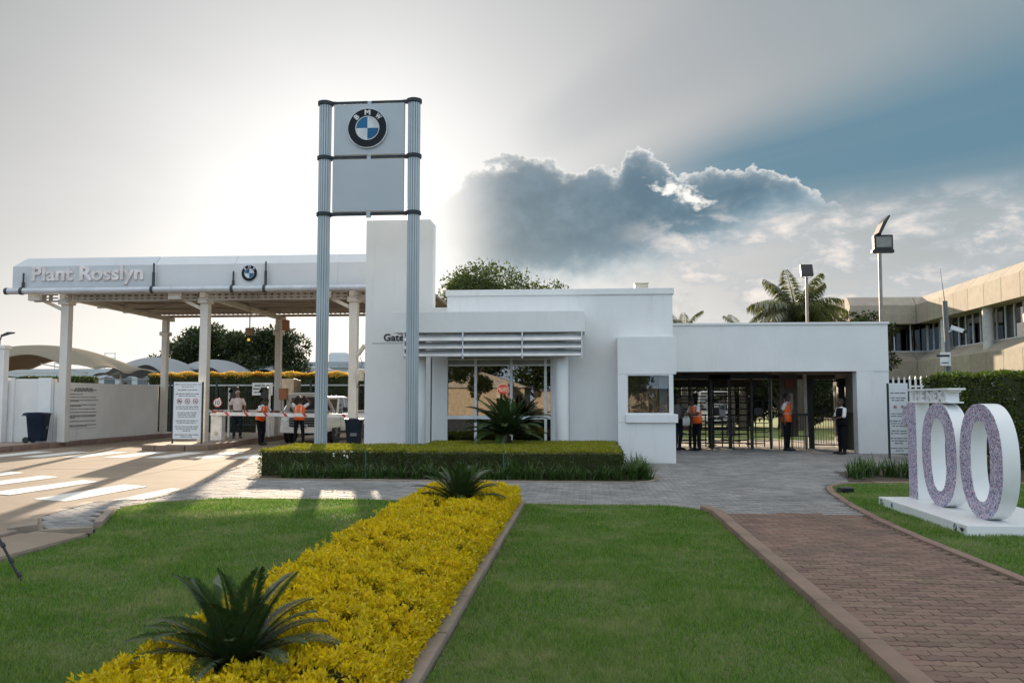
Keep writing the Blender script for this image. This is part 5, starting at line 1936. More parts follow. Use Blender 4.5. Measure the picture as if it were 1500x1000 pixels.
qh = 3.6 + 1.6 * np.sin(qx * .11) + 1.0 * np.sin(qx * .37 + 1)
P = np.stack([qx, 205 + rng.uniform(-6, 6, q_n), rng.uniform(0, 1, q_n) ** .7 * qh], 1)
V, F = leaves(P, rng.normal(0, 1, (q_n, 3)), rng.uniform(.8, 1.7, q_n), rng.uniform(.6, 1.1, q_n))
tag(link('distant_trees', mesh_arrays('distant_trees', V, F), M_t2), 'distant belt of dark trees along the horizon', 'trees', kind='stuff')

# ================================================================== OFFICE BUILDING ON THE RIGHT
M_ofc = pm('exposed aggregate concrete', (0.40, 0.345, 0.275), .85, scale=2.2, base2=(0.33, 0.285, 0.23), bump=.6, bscale=30, isl=.07)
M_ofj = pm('dark panel joint', (0.05, 0.045, 0.04), .9)
M_col = pm('off white column', (0.62, 0.62, 0.60), .7)
M_ofg = glass('office glass', (0.10, 0.11, 0.11), 0.10)
of = thing('office_building', 'two storey concrete panel office block with ribbon windows and white columns', 'building', (22.5, 60, 0))


def office_wing(P0, u, n, s0, s1, bay, cols, name):
    P0, u, n = Vector((*P0, 0)), Vector((*u, 0)).normalized(), Vector((*n, 0)).normalized()

    def pt(s, off, z):
        v = P0 + u * s + n * off
        return (v.x, v.y, z)

    def ext(prof, a, b):
        m = len(prof)
        return MB().add([pt(a, o, z) for o, z in prof] + [pt(b, o, z) for o, z in prof],
                        [tuple(range(m - 1, -1, -1)), tuple(range(m, 2 * m))] + [(i, (i + 1) % m, m + (i + 1) % m, m + i) for i in range(m)])
    nb = int(round((s1 - s0) / bay))
    ext([(-1.25, 0), (-1.25, 8.5), (-9, 8.5), (-9, 0)], s0, s1).build('core_wall', M_ofj, of)
    ext([(-1.15, 8.5), (-1.15, 8.52), (-9, 8.52), (-9, 8.5)], s0, s1).build('roof', M_ofc, of)
    for k in range(nb):
        a, b = s0 + k * bay + .02, s0 + (k + 1) * bay - .02
        ext([(0, 2.9), (0, 4.15), (-.95, 4.82), (-1.2, 4.82), (-1.2, 2.9)], a, b).build('sill_panel', M_ofc, of)
        ext([(0, 6.7), (0, 7.97), (-.62, 8.60), (-1.2, 8.60), (-1.2, 6.7)], a, b).build('fascia_panel', M_ofc, of)
        for h in range(2):
            c0, c1 = a + h * bay / 2, a + (h + 1) * bay / 2 - .04
            ext([(-1.10, 4.9), (-1.10, 6.62), (-1.12, 6.62), (-1.12, 4.9)], c0 + .05, c1 - .02).build('window_pane', M_ofg, of)
            ext([(-1.04, 4.83), (-1.04, 6.69), (-1.16, 6.69), (-1.16, 4.83)], c0 - .03, c0 + .045).build('window_mullion', M_alu, of)
        ext([(-1.03, 4.83), (-1.03, 4.90), (-1.16, 4.90), (-1.16, 4.83)], a, b).build('window_rail', M_alu, of)
    for s in cols:
        c = pt(s, -.55, 0)
        MB().lathe([(.30, 4.30), (.30, 6.71)], 20, (c[0], c[1], 0)).build('column', M_col, of, smooth=40)


office_wing((22.5, 60), (-.045, -1), (-1, .045), -2.2, 28.6, 2.2, (3.7, 10.1, 16.5, 22.9), 'a')
office_wing((22.5, 60), (-1, 0), (0, -1), -2.2, 4.4, 2.2, (2.2,), 'b')

# ================================================================== MASTS, CAMERA POLE
M_galv = pm('galvanised steel', (0.27, 0.25, 0.225), .55, .2)
fm = thing('floodlight_mast', 'floodlight mast with large lamp and tilted panel behind the wing roof', 'floodlight', (10.74, 32, 0))
MB().tube([(10.74, 32, -.05), (10.78, 32, 7.0)], [.075, .06], 10).build('pole', M_galv, fm)
MB().bbox(10.56, 11.24, 31.9, 32.12, 7.0, 7.56, .03).build('lamp_housing', M_black, fm)
MB().box(10.63, 11.17, 31.885, 31.898, 7.10, 7.48).build('lamp_glass', pm('floodlight glass', (0.20, 0.20, 0.18), .15), fm)
MB().bbox(10.50, 11.28, 31.92, 32.1, 6.90, 7.02, .02).build('lamp_bracket', M_black, fm)
MB().extr([(10.66, 7.60), (10.76, 7.56), (10.98, 8.0), (11.10, 8.22), (11.04, 8.24), (10.84, 8.0)], 'y', 31.7, 32.3).build('tilted_lamp', M_black, fm)
MB().tube([(10.80, 32, 7.5), (10.84, 32, 7.75)], .04, 6).build('tilt_arm', M_black, fm)
fm2 = thing('floodlight_mast', 'slim floodlight mast with one dark square lamp before the large palm', 'floodlight', (8.13, 32, 0))
MB().tube([(8.13, 32, -.05), (8.15, 32, 6.05)], [.07, .05], 10).build('pole', M_galv, fm2)
MB().extr([(31.85, 6.10), (31.95, 6.06), (32.12, 6.46), (32.02, 6.52)], 'x', 7.93, 8.37).build('lamp_housing', M_black, fm2)
MB().tube([(7.96, 32, 6.16), (7.98, 32, 6.04), (8.15, 32, 5.98), (8.32, 32, 6.04), (8.34, 32, 6.16)], .018, 6).build('lamp_bracket', M_galv, fm2)
gp_ = thing('camera_pole', 'leaning dark grey pole with a white camera and antenna above the tall hedge', 'pole', (9.8, 24, 0))
MB().tube([(9.86, 24, 0), (9.76, 24, 4.22)], .065, 12).build('pole', pm('dark grey pole paint', (0.13, 0.14, 0.145), .5), gp_)
MB().tube([(9.76, 24, 4.2), (9.67, 24, 5.1)], [.012, .005], 5).build('antenna', M_galv, gp_)
MB().bar((9.86, 23.9, 3.50), (10.12, 23.75, 3.38), .12, .11).build('camera_housing', M_alu, gp_)
MB().lathe([(.045, -.03), (.045, .03)], 12, (10.15, 23.74, 3.37), 'x').build('camera_lens', M_black, gp_)
MB().bar((9.78, 23.98, 3.36), (9.92, 23.9, 3.44), .04, .04).build('camera_arm', M_alu, gp_)
bs = thing('pole_sign', 'small white plate sign beside the camera pole', 'sign', (9.65, 23.85, 2.2))
MB().bbox(9.52, 9.80, 23.83, 23.86, 2.45, 2.82, .006).build('plate', M_boom, bs)
MB().tube([(9.66, 23.88, 0), (9.66, 23.88, 2.6)], .02, 6).build('post', M_galv, bs)
q = MB()
for z, h in ((2.72, .07), (2.53, .035)):
    word_lines(q, 9.55, 9.77, z, h, int(z * 100), 'C', .7)
me_ = q.mesh()
me_.transform(Matrix.Translation((0, 23.829, 0)))
tag(link('small_print', me_, M_letter, bs), None, None, kind='stuff')

# ================================================================== NUMERAL SCULPTURE
def mosaic():
    m = bpy.data.materials.new('mosaic of tiny photographs')
    m.use_nodes = True
    t = m.node_tree
    b = t.nodes['Principled BSDF']
    tc = t.nodes.new('ShaderNodeTexCoord')
    v = t.nodes.new('ShaderNodeTexVoronoi')
    v.inputs['Scale'].default_value = 62
    v.inputs['Randomness'].default_value = 0.45
    t.links.new(tc.outputs['Object'], v.inputs['Vector'])
    sp_ = t.nodes.new('ShaderNodeSeparateColor')
    t.links.new(v.outputs['Color'], sp_.inputs[0])
    c = cmix(t, S(t, sp_.outputs[0]), (0.20, 0.20, 0.36), (0.74, 0.71, 0.80))
    c = cmix(t, S(t, sp_.outputs[1]).step(.72, .78), c, (0.56, 0.34, 0.42))
    c = cmix(t, S(t, sp_.outputs[2]).step(.80, .84), c, (0.05, 0.06, 0.16))
    t.links.new(c, b.inputs['Base Color'])
    b.inputs['Roughness'].default_value = .45
    return m


M_mos = mosaic()
M_scw = pm('sculpture white lacquer', (0.80, 0.81, 0.81), .4, var=.02)
ns = thing('numeral_sculpture', 'white plinth carrying the numerals one zero zero with mosaic faces', 'sculpture', (4.9, 11.7, 0))
NX, ND, ZB, ZT = 4.74, .19, .125, 1.50
pl = MB().bbox(4.31, 5.75, 10.22, 13.15, 0.0, .122, .006).build('plinth', M_scw, ns)


def numeral(outer, inner):
    """outer/inner: outlines in (y, z); solid from x=NX to NX+ND, mosaic sheet on the -x face"""
    n = len(outer)
    q = MB()
    if inner:
        V = [(x, y, z) for x in (NX, NX + ND) for ring in (outer, inner) for y, z in ring]
        F = []
        for j in range(n):
            k_ = (j + 1) % n
            F += [(j, k_, n + k_, n + j), (2 * n + j, 3 * n + j, 3 * n + k_, 2 * n + k_), (j, 2 * n + j, 2 * n + k_, k_), (n + j, n + k_, 3 * n + k_, 3 * n + j)]
        q.add(V, F)
        f = MB().add([(x, y, z) for x in (NX - .005, NX - .0008) for ring in (outer, inner) for y, z in ring], F)
    else:
        q.extr(outer, 'x', NX, NX + ND)
        f = MB().extr(outer, 'x', NX - .005, NX - .0008)
    o = q.build('numeral', M_scw, ns, smooth=30)
    f.build('mosaic_face', M_mos, o)


def sup(cy, cz, a, b, p, n=72):
    out = []
    for j in range(n):
        t = 2 * math.pi * j / n
        c, s = math.cos(t), math.sin(t)
        out.append((cy + a * abs(c) ** (2 / p) * (1 if c >= 0 else -1), cz + b * abs(s) ** (2 / p) * (1 if s >= 0 else -1)))
    return out


for cy in (10.80, 12.02):
    numeral(sup(cy, (ZB + ZT) / 2, .56, (ZT - ZB) / 2, 2.25), sup(cy, (ZB + ZT) / 2, .255, (ZT - ZB) / 2 - .20, 2.4))
numeral([(12.78, ZB), (13.10, ZB), (13.10, 1.20), (13.30, 1.14), (13.30, 1.36), (13.08, ZT), (12.78, ZT)], None)
wd = MB().bbox(NX, NX + .20, 11.66, 13.05, 1.502, 1.522, .003).build('word_rail', M_scw, ns)
MB().bbox(NX - .01, NX + .21, 11.62, 13.09, 1.675, 1.70, .003).build('word_rail', M_scw, ns)
tm = fit_text(text_mesh('THE NEXT', 1, .1, .03), width=1.32, height=.152)
zz = max(v.co.z for v in tm.vertices)
tm.transform(Matrix.Diagonal((1, 1, .085 / zz, 1)))
tm.transform(Matrix.Translation((NX + .10, 13.02, 1.5225)) @ Matrix.Rotation(R(-90), 4, 'Z') @ FRONT)
for me in islands(tm):
    link('letter', me, M_scw, wd)
# printed marks on the plinth edge
emblem(pl, (4.309, 10.52, .062), .048, .003, fwd=(-1, 0, 0))
wg = MB()
wg.X = Matrix.Translation((4.309, 10.34, .062)) @ Matrix.Rotation(R(-90), 4, 'Z')
wg.ball((0, -.001, 0), (.026, .0025, .026), 2)
wg.build('winged_mark', M_emb_k, pl)
for s in (-1, 1):
    for k_ in range(3):
        w2 = MB()
        w2.X = Matrix.Translation((4.309, 10.34, .062)) @ Matrix.Rotation(R(-90), 4, 'Z')
        w2.bar((s * .028, -.0015, .012 - k_ * .010), (s * (.068 - k_ * .010), -.0015, .016 - k_ * .012), .003, .006)
        w2.build('wing_bar', M_emb_k, pl)
for k_, s in enumerate(('BMW', 'GROUP')):
    tm = fit_text(text_mesh(s, 1, 0, .02), width=.10 if k_ == 0 else .16, height=.03)
    tm.transform(Matrix.Translation((4.3075, 13.08, .066 - k_ * .036)) @ Matrix.Rotation(R(-90), 4, 'Z') @ FRONT)
    for me in islands(tm):
        link('letter', me, M_letter, pl)
bl = MB()
bl.X = Matrix.Translation((4.309, 12.60, .06)) @ Matrix.Rotation(R(-90), 4, 'Z')
bl.ball((0, -.001, 0), (.035, .0025, .035), 2)
bl.build('blue_mark', M_emb_b, pl)

# small things on the lawns
lb = thing('ground_light', 'small black ground light set in the numeral lawn', 'light', (4.3, 14.75, 0))
MB().bbox(4.20, 4.42, 14.65, 14.85, 0.0, .095, .012).build('housing', M_black, lb)
MB().box(4.225, 4.395, 14.641, 14.649, .02, .08).build('glass_front', pm('dark glass', (0.02, 0.02, 0.025), .1), lb)
MB().tube([(4.2, 14.75, .03), (4.17, 14.75, .03), (4.17, 14.75, .08), (4.2, 14.75, .08)], .008, 5).build('bracket', M_black, lb)
rd = thing('sprinkler_rod', 'thin black leaning rod stuck in the roadside lawn', 'rod', (-4.77, 7.0, 0))
MB().tube([(-4.77, 7.0, -.02), (-5.08, 7.05, .42)], .011, 8).build('rod', M_black, rd)
for f in (.15, .42, .72):
    c = Vector((-4.77, 7.0, 0)).lerp(Vector((-5.08, 7.05, .42)), f)
    d = Vector((-.31, .05, .42)).normalized()
    MB().tube([c - d * .018, c + d * .018], .019, 8).build('collar', M_black, rd)

# ================================================================== ACROSS THE STREET (seen only as reflections in the glass)
ss = thing('stop_sign', 'red octagonal stop sign above a crossed level crossing sign', 'sign', (-5.4, -12, 0))
oc = [(-5.4 + .42 * math.cos(R(22.5 + 45 * k)), 2.2 + .42 * math.sin(R(22.5 + 45 * k))) for k in range(8)]
oc2 = [(-5.4 + .385 * math.cos(R(22.5 + 45 * k)), 2.2 + .385 * math.sin(R(22.5 + 45 * k))) for k in range(8)]
MB().extr(oc, 'y', -12.03, -12.0).build('rim', M_boom, ss)
fc = MB().extr(oc2, 'y', -11.999, -11.99).build('sign_face', M_boomr, ss)
tm = fit_text(text_mesh('STOP', 1, 0, .02), width=.58, height=.25)
tm.transform(Matrix.Translation((-5.4 + .29, -11.985, 2.08)) @ Matrix.Rotation(R(180), 4, 'Z') @ FRONT)
for me in islands(tm):
    link('letter', me, M_boom, fc)
for s in (-1, 1):
    MB().bar((-5.4 - .42, -12.02 - .02 * s, 1.6 - s * .22), (-5.4 + .42, -12.02 - .02 * s, 1.6 + s * .22), .02, .12).build('cross_arm', M_boomr if s > 0 else M_boom, ss)
MB().tube([(-5.4, -12.07, -.1), (-5.4, -12.07, 2.6)], .035, 8).build('post', M_galv, ss)
sh = thing('gabled_shed', 'pale gabled shed across the street', 'building', (-9, -32, 0))
MB().box(-13, -5.4, -40, -32, 0, 2.6).build('wall', pm('cream shed wall', (0.55, 0.45, 0.33), .8), sh)
MB().extr([(-13.5, 2.6), (-4.9, 2.6), (-9.2, 4.0)], 'y', -40.5, -31.6).build('roof', pm('pale shed roof', (0.45, 0.40, 0.34), .7), sh)
sw = thing('street_wall', 'long cream wall with dark roofline across the street', 'wall', (4, -32, 0))
MB().box(-4.6, 14, -33, -32.6, 0, 2.3).build('wall', pm('cream shed wall', (0.55, 0.45, 0.33), .8), sw)
MB().box(-4.6, 14, -33.3, -32.4, 2.302, 2.5).build('coping', M_brk, sw)
tree('street_tree', 'dark street tree across the street by the stop sign', -8.5, -22, 5.5, 1.7, 1.5, 1.2, 14, 3000, .25, M_t2, .15, seed=41)
tree('street_tree', 'leafy street tree across the street by the cream wall', 3.2, -24, 6.5, 2.2, 2.0, 1.5, 14, 3000, .25, M_t1, .16, seed=42)
for k, x in enumerate((-31, -22, -13, -4, 5, 14, 23)):
    tree('park_tree', 'tall dark park tree in the row across the street', x + random.uniform(-1.5, 1.5), -46 + random.uniform(-2, 2), 10 + random.uniform(-1.2, 1.2), 5.2, 4, .6, 20, 4200, .5, M_t2, .3, 'tall park trees across the street', seed=60 + k, core=.2)

# ================================================================== VEHICLES
M_tyre = pm('tyre rubber', (0.018, 0.018, 0.018), .85)
M_rim = pm('alloy rim', (0.42, 0.42, 0.42), .35, .7)
M_carg = glass('car glass', (0.10, 0.11, 0.11), .10)
M_lens = pm('lamp lens', (0.55, 0.55, 0.53), .12, coat=.6)
M_tail = pm('tail lamp red', (0.35, 0.02, 0.02), .2, coat=.6)
M_plate = pm('number plate', (0.72, 0.72, 0.68), .5)
M_seam = pm('panel gap', (0.03, 0.03, 0.03), .8)


def ring(y, hw, zb, zt, tw=.86):
    """cross-section of a car body, rounded at sill and shoulder"""
    h = zt - zb
    half = [(hw * .80, zb), (hw * .95, zb + h * .08), (hw, zb + h * .30), (hw * 1.0, zb + h * .62), (hw * .975, zb + h * .82), (hw * .93, zb + h * .94), (hw * tw, zt)]
    return [(x, y, z) for x, z in half] + [(-x, y, z) for x, z in reversed(half)]


def wheel(t, x, y, r, side):
    w = MB().lathe([(r * .62, -.11), (r * .90, -.115), (r, -.08), (r, .08), (r * .90, .115), (r * .62, .11)], 26, (x, y, r - .02), 'x').build('wheel', M_tyre, t, world=False, smooth=40)
    q = MB()
    q.lathe([(r * .60, -.012), (r * .60, .012)], 22, (x + side * .095, y, r - .02), 'x')
    q.build('rim', M_rim, w, world=False)
    for k in range(5):
        a = 2 * math.pi * k / 5
        MB().bar((x + side * .112, y, r - .02), (x + side * .112, y + r * .58 * math.cos(a), r - .02 + r * .58 * math.sin(a)), .02, .07, up=(1, 0, 0)).build('spoke', M_rim, w, world=False)
    MB().lathe([(r + .075, -.004), (r + .075, .004)], 26, (x + side * .118, y, r + .0), 'x').build('wheel_arch', M_seam, t, world=False)


def greenhouse(t, yb0, yt0, yt1, yb1, zb, zt, wb, wt, paint, posts=()):
    """cabin: glass sides, painted roof and pillars"""
    b = [(-wb, yb0, zb), (wb, yb0, zb), (wb, yb1, zb), (-wb, yb1, zb)]
    p = [(-wt, yt0, zt), (wt, yt0, zt), (wt, yt1, zt), (-wt, yt1, zt)]
    c8 = b + p
    for nm_, ix in (('windscreen', (0, 1, 5, 4)), ('rear_window', (2, 3, 7, 6)), ('side_window', (1, 2, 6, 5)), ('side_window', (3, 0, 4, 7))):
        MB().add([c8[i] for i in ix], [(0, 1, 2, 3)]).build(nm_, M_carg, t, world=False)
    rings = []
    for k, (dz, s) in enumerate(((-.045, 1.035), (.0, 1.03), (.035, .93), (.05, .70))):
        cy = (yt0 + yt1) / 2
        hl = (yt1 - yt0) / 2 * s + .05
        hw = wt * s + .015
        c = .10
        rings.append([(hw - c, cy - hl, zt + dz), (hw, cy - hl + c, zt + dz), (hw, cy + hl - c, zt + dz), (hw - c, cy + hl, zt + dz),
                      (-hw + c, cy + hl, zt + dz), (-hw, cy + hl - c, zt + dz), (-hw, cy - hl + c, zt + dz), (-hw + c, cy - hl, zt + dz)])
    MB().loft(rings).build('roof', paint, t, world=False, smooth=40)
    for s in (-1, 1):
        for (ya, yb) in ((yb0, yt0), (yb1, yt1)):
            MB().bar((s * wb, ya, zb), (s * wt, yb, zt), .075, .06).build('pillar', paint, t, world=False)
        for f in posts:
            ya, yb = yb0 + (yb1 - yb0) * f, yt0 + (yt1 - yt0) * f
            MB().bar((s * wb * 1.005, ya, zb), (s * wt * 1.01, yb, zt), .07, .035).build('pillar', paint, t, world=False)


def seam_side(t, ys, z0, z1, hw):
    for y in ys:
        for s in (-1, 1):
            MB().box(s * hw - .004, s * hw + .004, y - .008, y + .008, z0, z1).build('door_gap', M_seam, t, world=False)


# ---------------- pickup with raised bonnet
def pickup():
    t = thing('pickup_truck', 'white double cab pickup truck with its bonnet raised', 'pickup', (0, 0, 0))
    pw = pm('pickup white paint', (0.78, 0.76, 0.71), .25, coat=.6, var=.02)
    body = MB().loft([ring(.0, .76, .50, .90), ring(.06, .86, .42, .96), ring(.25, .915, .38, 1.0), ring(.7, .93, .38, 1.04), ring(1.3, .93, .36, 1.09),
                      ring(2.2, .93, .36, 1.11), ring(3.3, .93, .36, 1.12), ring(3.36, .93, .38, 1.10), ring(5.0, .93, .42, 1.12), ring(5.2, .90, .46, 1.10)])
    body.build('body', pw, t, world=False, smooth=35)
    MB().bbox(-.74, .74, .22, 1.22, .90, 1.075, .03).build('engine_bay', M_black, t, world=False)
    for k in range(7):
        x, y = random.uniform(-.6, .6), random.uniform(.35, 1.1)
        MB().bbox(x - .12, x + .12, y - .1, y + .1, 1.03, 1.10 + random.uniform(0, .06), .02).build('engine_part', pm('engine metal', (0.12, 0.12, 0.12), .5, .5), t, world=False)
    # bonnet: hinged at the cowl, inside face towards the front
    bon = MB()
    h0, L, a = Vector((0, 1.22, 1.12)), 1.10, R(38)
    n = 7
    outer, inner = [], []
    for i in range(n):
        f = i / (n - 1)
        y, z = h0.y - L * f * math.cos(a), h0.z + L * f * math.sin(a) - .03 * math.sin(f * math.pi)
        w = .80 - .10 * f ** 3
        off = Vector((0, math.sin(a), math.cos(a))) * .035
        row_o = [(-w, y, z), (-w * .5, y + off.y, z + off.z * 1.1), (0, y + off.y * 1.2, z + off.z * 1.4), (w * .5, y + off.y, z + off.z * 1.1), (w, y, z)]
        outer += row_o
        inner += [(p[0] * .985, p[1] - .02, p[2] - .028) for p in row_o]
    V = outer + inner
    m = len(outer)
    F = []
    for i in range(n - 1):
        for j in range(4):
            q0 = i * 5 + j
            F += [(q0, q0 + 1, q0 + 6, q0 + 5), (m + q0, m + q0 + 5, m + q0 + 6, m + q0 + 1)]
    rim = [i * 5 for i in range(n)] + [(n - 1) * 5 + j for j in range(1, 5)] + [i * 5 + 4 for i in range(n - 2, -1, -1)] + [3, 2, 1]
    F += [(rim[i], rim[(i + 1) % len(rim)], m + rim[(i + 1) % len(rim)], m + rim[i]) for i in range(len(rim))]
    bon.add(V, F)
    bo = bon.build('bonnet', pw, t, world=False, smooth=35)
    liner = MB()
    liner.add([(p[0] * .86, p[1] - .006, p[2] - .010) for p in inner[5:-5]], [(i * 5 + j, i * 5 + j + 5, i * 5 + j + 6, i * 5 + j + 1) for i in range(n - 3) for j in range(4)])
    liner.build('bonnet_liner', pm('bonnet liner', (0.10, 0.085, 0.075), .9), bo, world=False)
    MB().tube([(.55, .45, 1.08), (.45, .72, 1.45)], .012, 6).build('bonnet_stay', M_galv, t, world=False)
    # front: grille, lamps, bumper
    MB().bbox(-.50, .50, -.05, .06, .60, .93, .03).build('grille', M_black, t, world=False)
    for z in (.68, .77, .86):
        MB().bbox(-.47, .47, -.07, -.045, z - .016, z + .016, .006).build('grille_bar', M_galv, t, world=False)
    MB().lathe([(.001, -.02), (.07, -.012), (.075, .0)], 20, (0, -.072, .77), 'y').build('badge', M_emb_b, t, world=False)
    for s in (-1, 1):
        MB().loft([[(s * .52, -.03, .78), (s * .86, .10, .80), (s * .88, .16, .95), (s * .54, .0, .93)], [(s * .52, .05, .78), (s * .84, .18, .80), (s * .86, .24, .95), (s * .54, .08, .93)]]).build('headlight', M_lens, t, world=False)
        MB().bbox(s * .72 - .09, s * .72 + .09, -.055, .02, .44, .56, .02).build('fog_lamp', M_black, t, world=False)
        wheel(t, s * .80, .98, .39, s)
        wheel(t, s * .80, 4.2, .39, s)
        MB().bbox(s * 1.04 - .10, s * 1.04 + .10, 1.62, 1.74, 1.12, 1.30, .03).build('wing_mirror', M_black, t, world=False)
        MB().bbox(s * .90 - .02, s * .90 + .02, 5.08, 5.21, .78, 1.08, .01).build('tail_lamp', M_tail, t, world=False)
        for y in (2.28, 3.05):
            MB().bbox(s * .935 - .015, s * .935 + .015, y - .09, y + .09, .93, .97, .006).build('door_handle', M_black, t, world=False)
    MB().loft([[(-.80, -.10, .40), (-.80, -.10, .60), (-.80, .10, .60), (-.80, .10, .40)], [(0, -.16, .38), (0, -.16, .60), (0, .1, .60), (0, .1, .38)], [(.80, -.10, .40), (.80, -.10, .60), (.80, .10, .60), (.80, .10, .40)]]).build('bumper', pw, t, world=False)
    np_ = MB().bbox(-.24, .24, -.185, -.165, .56, .68, .004).build('number_plate', M_plate, t, world=False)
    q = MB()
    word_lines(q, -.21, .21, .62, .06, 5, 'C', .8)
    me_ = q.mesh()
    me_.transform(Matrix.Translation((0, -.186, 0)))
    link('plate_print', me_, M_letter, np_, world=False)
    greenhouse(t, 1.30, 2.02, 3.02, 3.34, 1.09, 1.66, .845, .66, pw, (.48,))
    MB().bbox(-.80, .80, 3.42, 5.08, .99, 1.128, .01).build('load_bed', M_black, t, world=False)
    for s in (-1, 1):
        MB().bbox(s * .86 - .05, s * .86 + .05, 3.38, 5.18, 1.10, 1.155, .02).build('bed_rail', pw, t, world=False)
    seam_side(t, (1.46, 2.38, 3.18), .45, 1.06, .93)
    return t


pk = pickup()
pk.location = (-10.12, 30.05, -.03)
pk.rotation_euler = (0, 0, R(-2))


def saloon(label, loc, rz, paint, L=4.6, W=.90, H=1.42, cat='car', name='parked_car', van=False):
    t = thing(name, label, cat, (0, 0, 0))
    zt = .92 if not van else 1.05
    body = MB().loft([ring(0, W * .74, .34, .66), ring(.08, W * .90, .24, .72), ring(.35, W * .97, .20, .78), ring(1.15, W, .18, zt - .02), ring(1.5, W, .18, zt),
                      ring(L * .75, W, .18, zt + .03), ring(L - .5, W * .98, .20, zt + .02), ring(L - .08, W * .93, .28, zt - .02), ring(L, W * .82, .38, zt - .12)])
    body.build('body', paint, t, world=False, smooth=35)
    if van:
        greenhouse(t, 1.0, 1.6, L - .35, L - .15, zt - .03, H, W * .93, W * .82, paint, (.33, .66))
    else:
        greenhouse(t, 1.25, 2.0, L - 1.45, L - .65, zt - .03, H, W * .88, W * .66, paint, (.5,))
    for s in (-1, 1):
        MB().loft([[(s * W * .48, -.01, .56), (s * W * .88, .10, .58), (s * W * .90, .16, .70), (s * W * .50, .04, .68)], [(s * W * .48, .1, .56), (s * W * .86, .2, .58), (s * W * .88, .26, .70), (s * W * .50, .14, .68)]]).build('headlight', M_lens, t, world=False)
        MB().bbox(s * W * .78 - .10, s * W * .78 + .10, L - .07, L - .015, .62, .76, .01).build('tail_lamp', M_tail, t, world=False)
        wheel(t, s * (W - .12), .85, .32, s)
        wheel(t, s * (W - .12), L - .95, .32, s)
        MB().bbox(s * (W + .07) - .07, s * (W + .07) + .07, 1.62, 1.72, zt, zt + .13, .02).build('wing_mirror', paint, t, world=False)
        MB().bbox(s * .16 - .13, s * .16 + .13, -.035, .03, .52, .66, .02).build('grille', M_black, t, world=False)
    MB().bbox(-W * .6, W * .6, -.02, .05, .30, .42, .02).build('air_intake', M_black, t, world=False)
    MB().bbox(-.24, .24, -.04, -.02, .43, .51, .004).build('number_plate', M_plate, t, world=False)
    seam_side(t, (1.5, L * .55, L * .78), .28, zt - .06, W)
    t.location = loc
    t.rotation_euler = (0, 0, rz)
    return t


saloon('white sedan parked behind the end of the white wall', (-23.2, 30.6, .135), R(8), pm('sedan white paint', (0.72, 0.72, 0.70), .25, coat=.6, var=.02))
saloon('white hatchback waiting beyond the island behind the pickup truck', (-13.1, 36.6, -.03), R(-3), pm('sedan white paint', (0.72, 0.72, 0.70), .25, coat=.6, var=.02), 4.0, .86, 1.60, 'car', 'waiting_car')
saloon('silver car parked behind the dark fence', (-24.6, 42.6, -.03), R(-78), pm('silver paint', (0.42, 0.42, 0.41), .25, .4, coat=.6, var=.02))
saloon('pale minibus parked on the sunlit drive behind the turnstiles', (6.9, 46, -.03), R(-6), pm('minibus cream paint', (0.66, 0.60, 0.52), .3, coat=.5, var=.02), 4.9, .95, 2.0, 'minibus', 'minibus', True)

# ================================================================== PEOPLE
M_skin = pm('dark brown skin', (0.075, 0.038, 0.022), .5, var=.08)
M_skin2 = pm('light brown skin', (0.24, 0.125, 0.075), .5, var=.06)
M_hair = pm('black hair', (0.010, 0.009, 0.008), .8)
M_hairg = pm('grey hair', (0.42, 0.39, 0.36), .8)
M_shirtw = pm('white shirt cloth', (0.72, 0.72, 0.73), .85, scale=9, var=.08, bump=.4, bscale=25, spec=0.08)
M_shirtp = pm('pale pink shirt cloth', (0.70, 0.60, 0.56), .85, scale=9, var=.08, bump=.4, bscale=25, spec=0.08)
M_shirtg = pm('grey shirt cloth', (0.16, 0.15, 0.145), .85, scale=9, var=.1, bump=.4, bscale=25, spec=0.08)
M_trous = pm('black trousers cloth', (0.012, 0.013, 0.017), .85, scale=7, var=.15, bump=.4, bscale=25, spec=0.08)
M_jean = pm('dark blue jeans', (0.020, 0.028, 0.045), .85, scale=7, var=.15, bump=.4, bscale=25, spec=0.08)
M_shoe = pm('black leather shoe', (0.010, 0.010, 0.010), .35)
M_vest = pm('orange safety vest', (0.92, 0.14, 0.015), .7, scale=8, var=.07, bump=.3, bscale=25)
M_refl = pm('silver reflective tape', (0.60, 0.50, 0.44), .4)
M_vestd = pm('black waistcoat', (0.010, 0.010, 0.013), .8, spec=0.08)
M_eye = pm('eye dark', (0.008, 0.008, 0.008), .2)


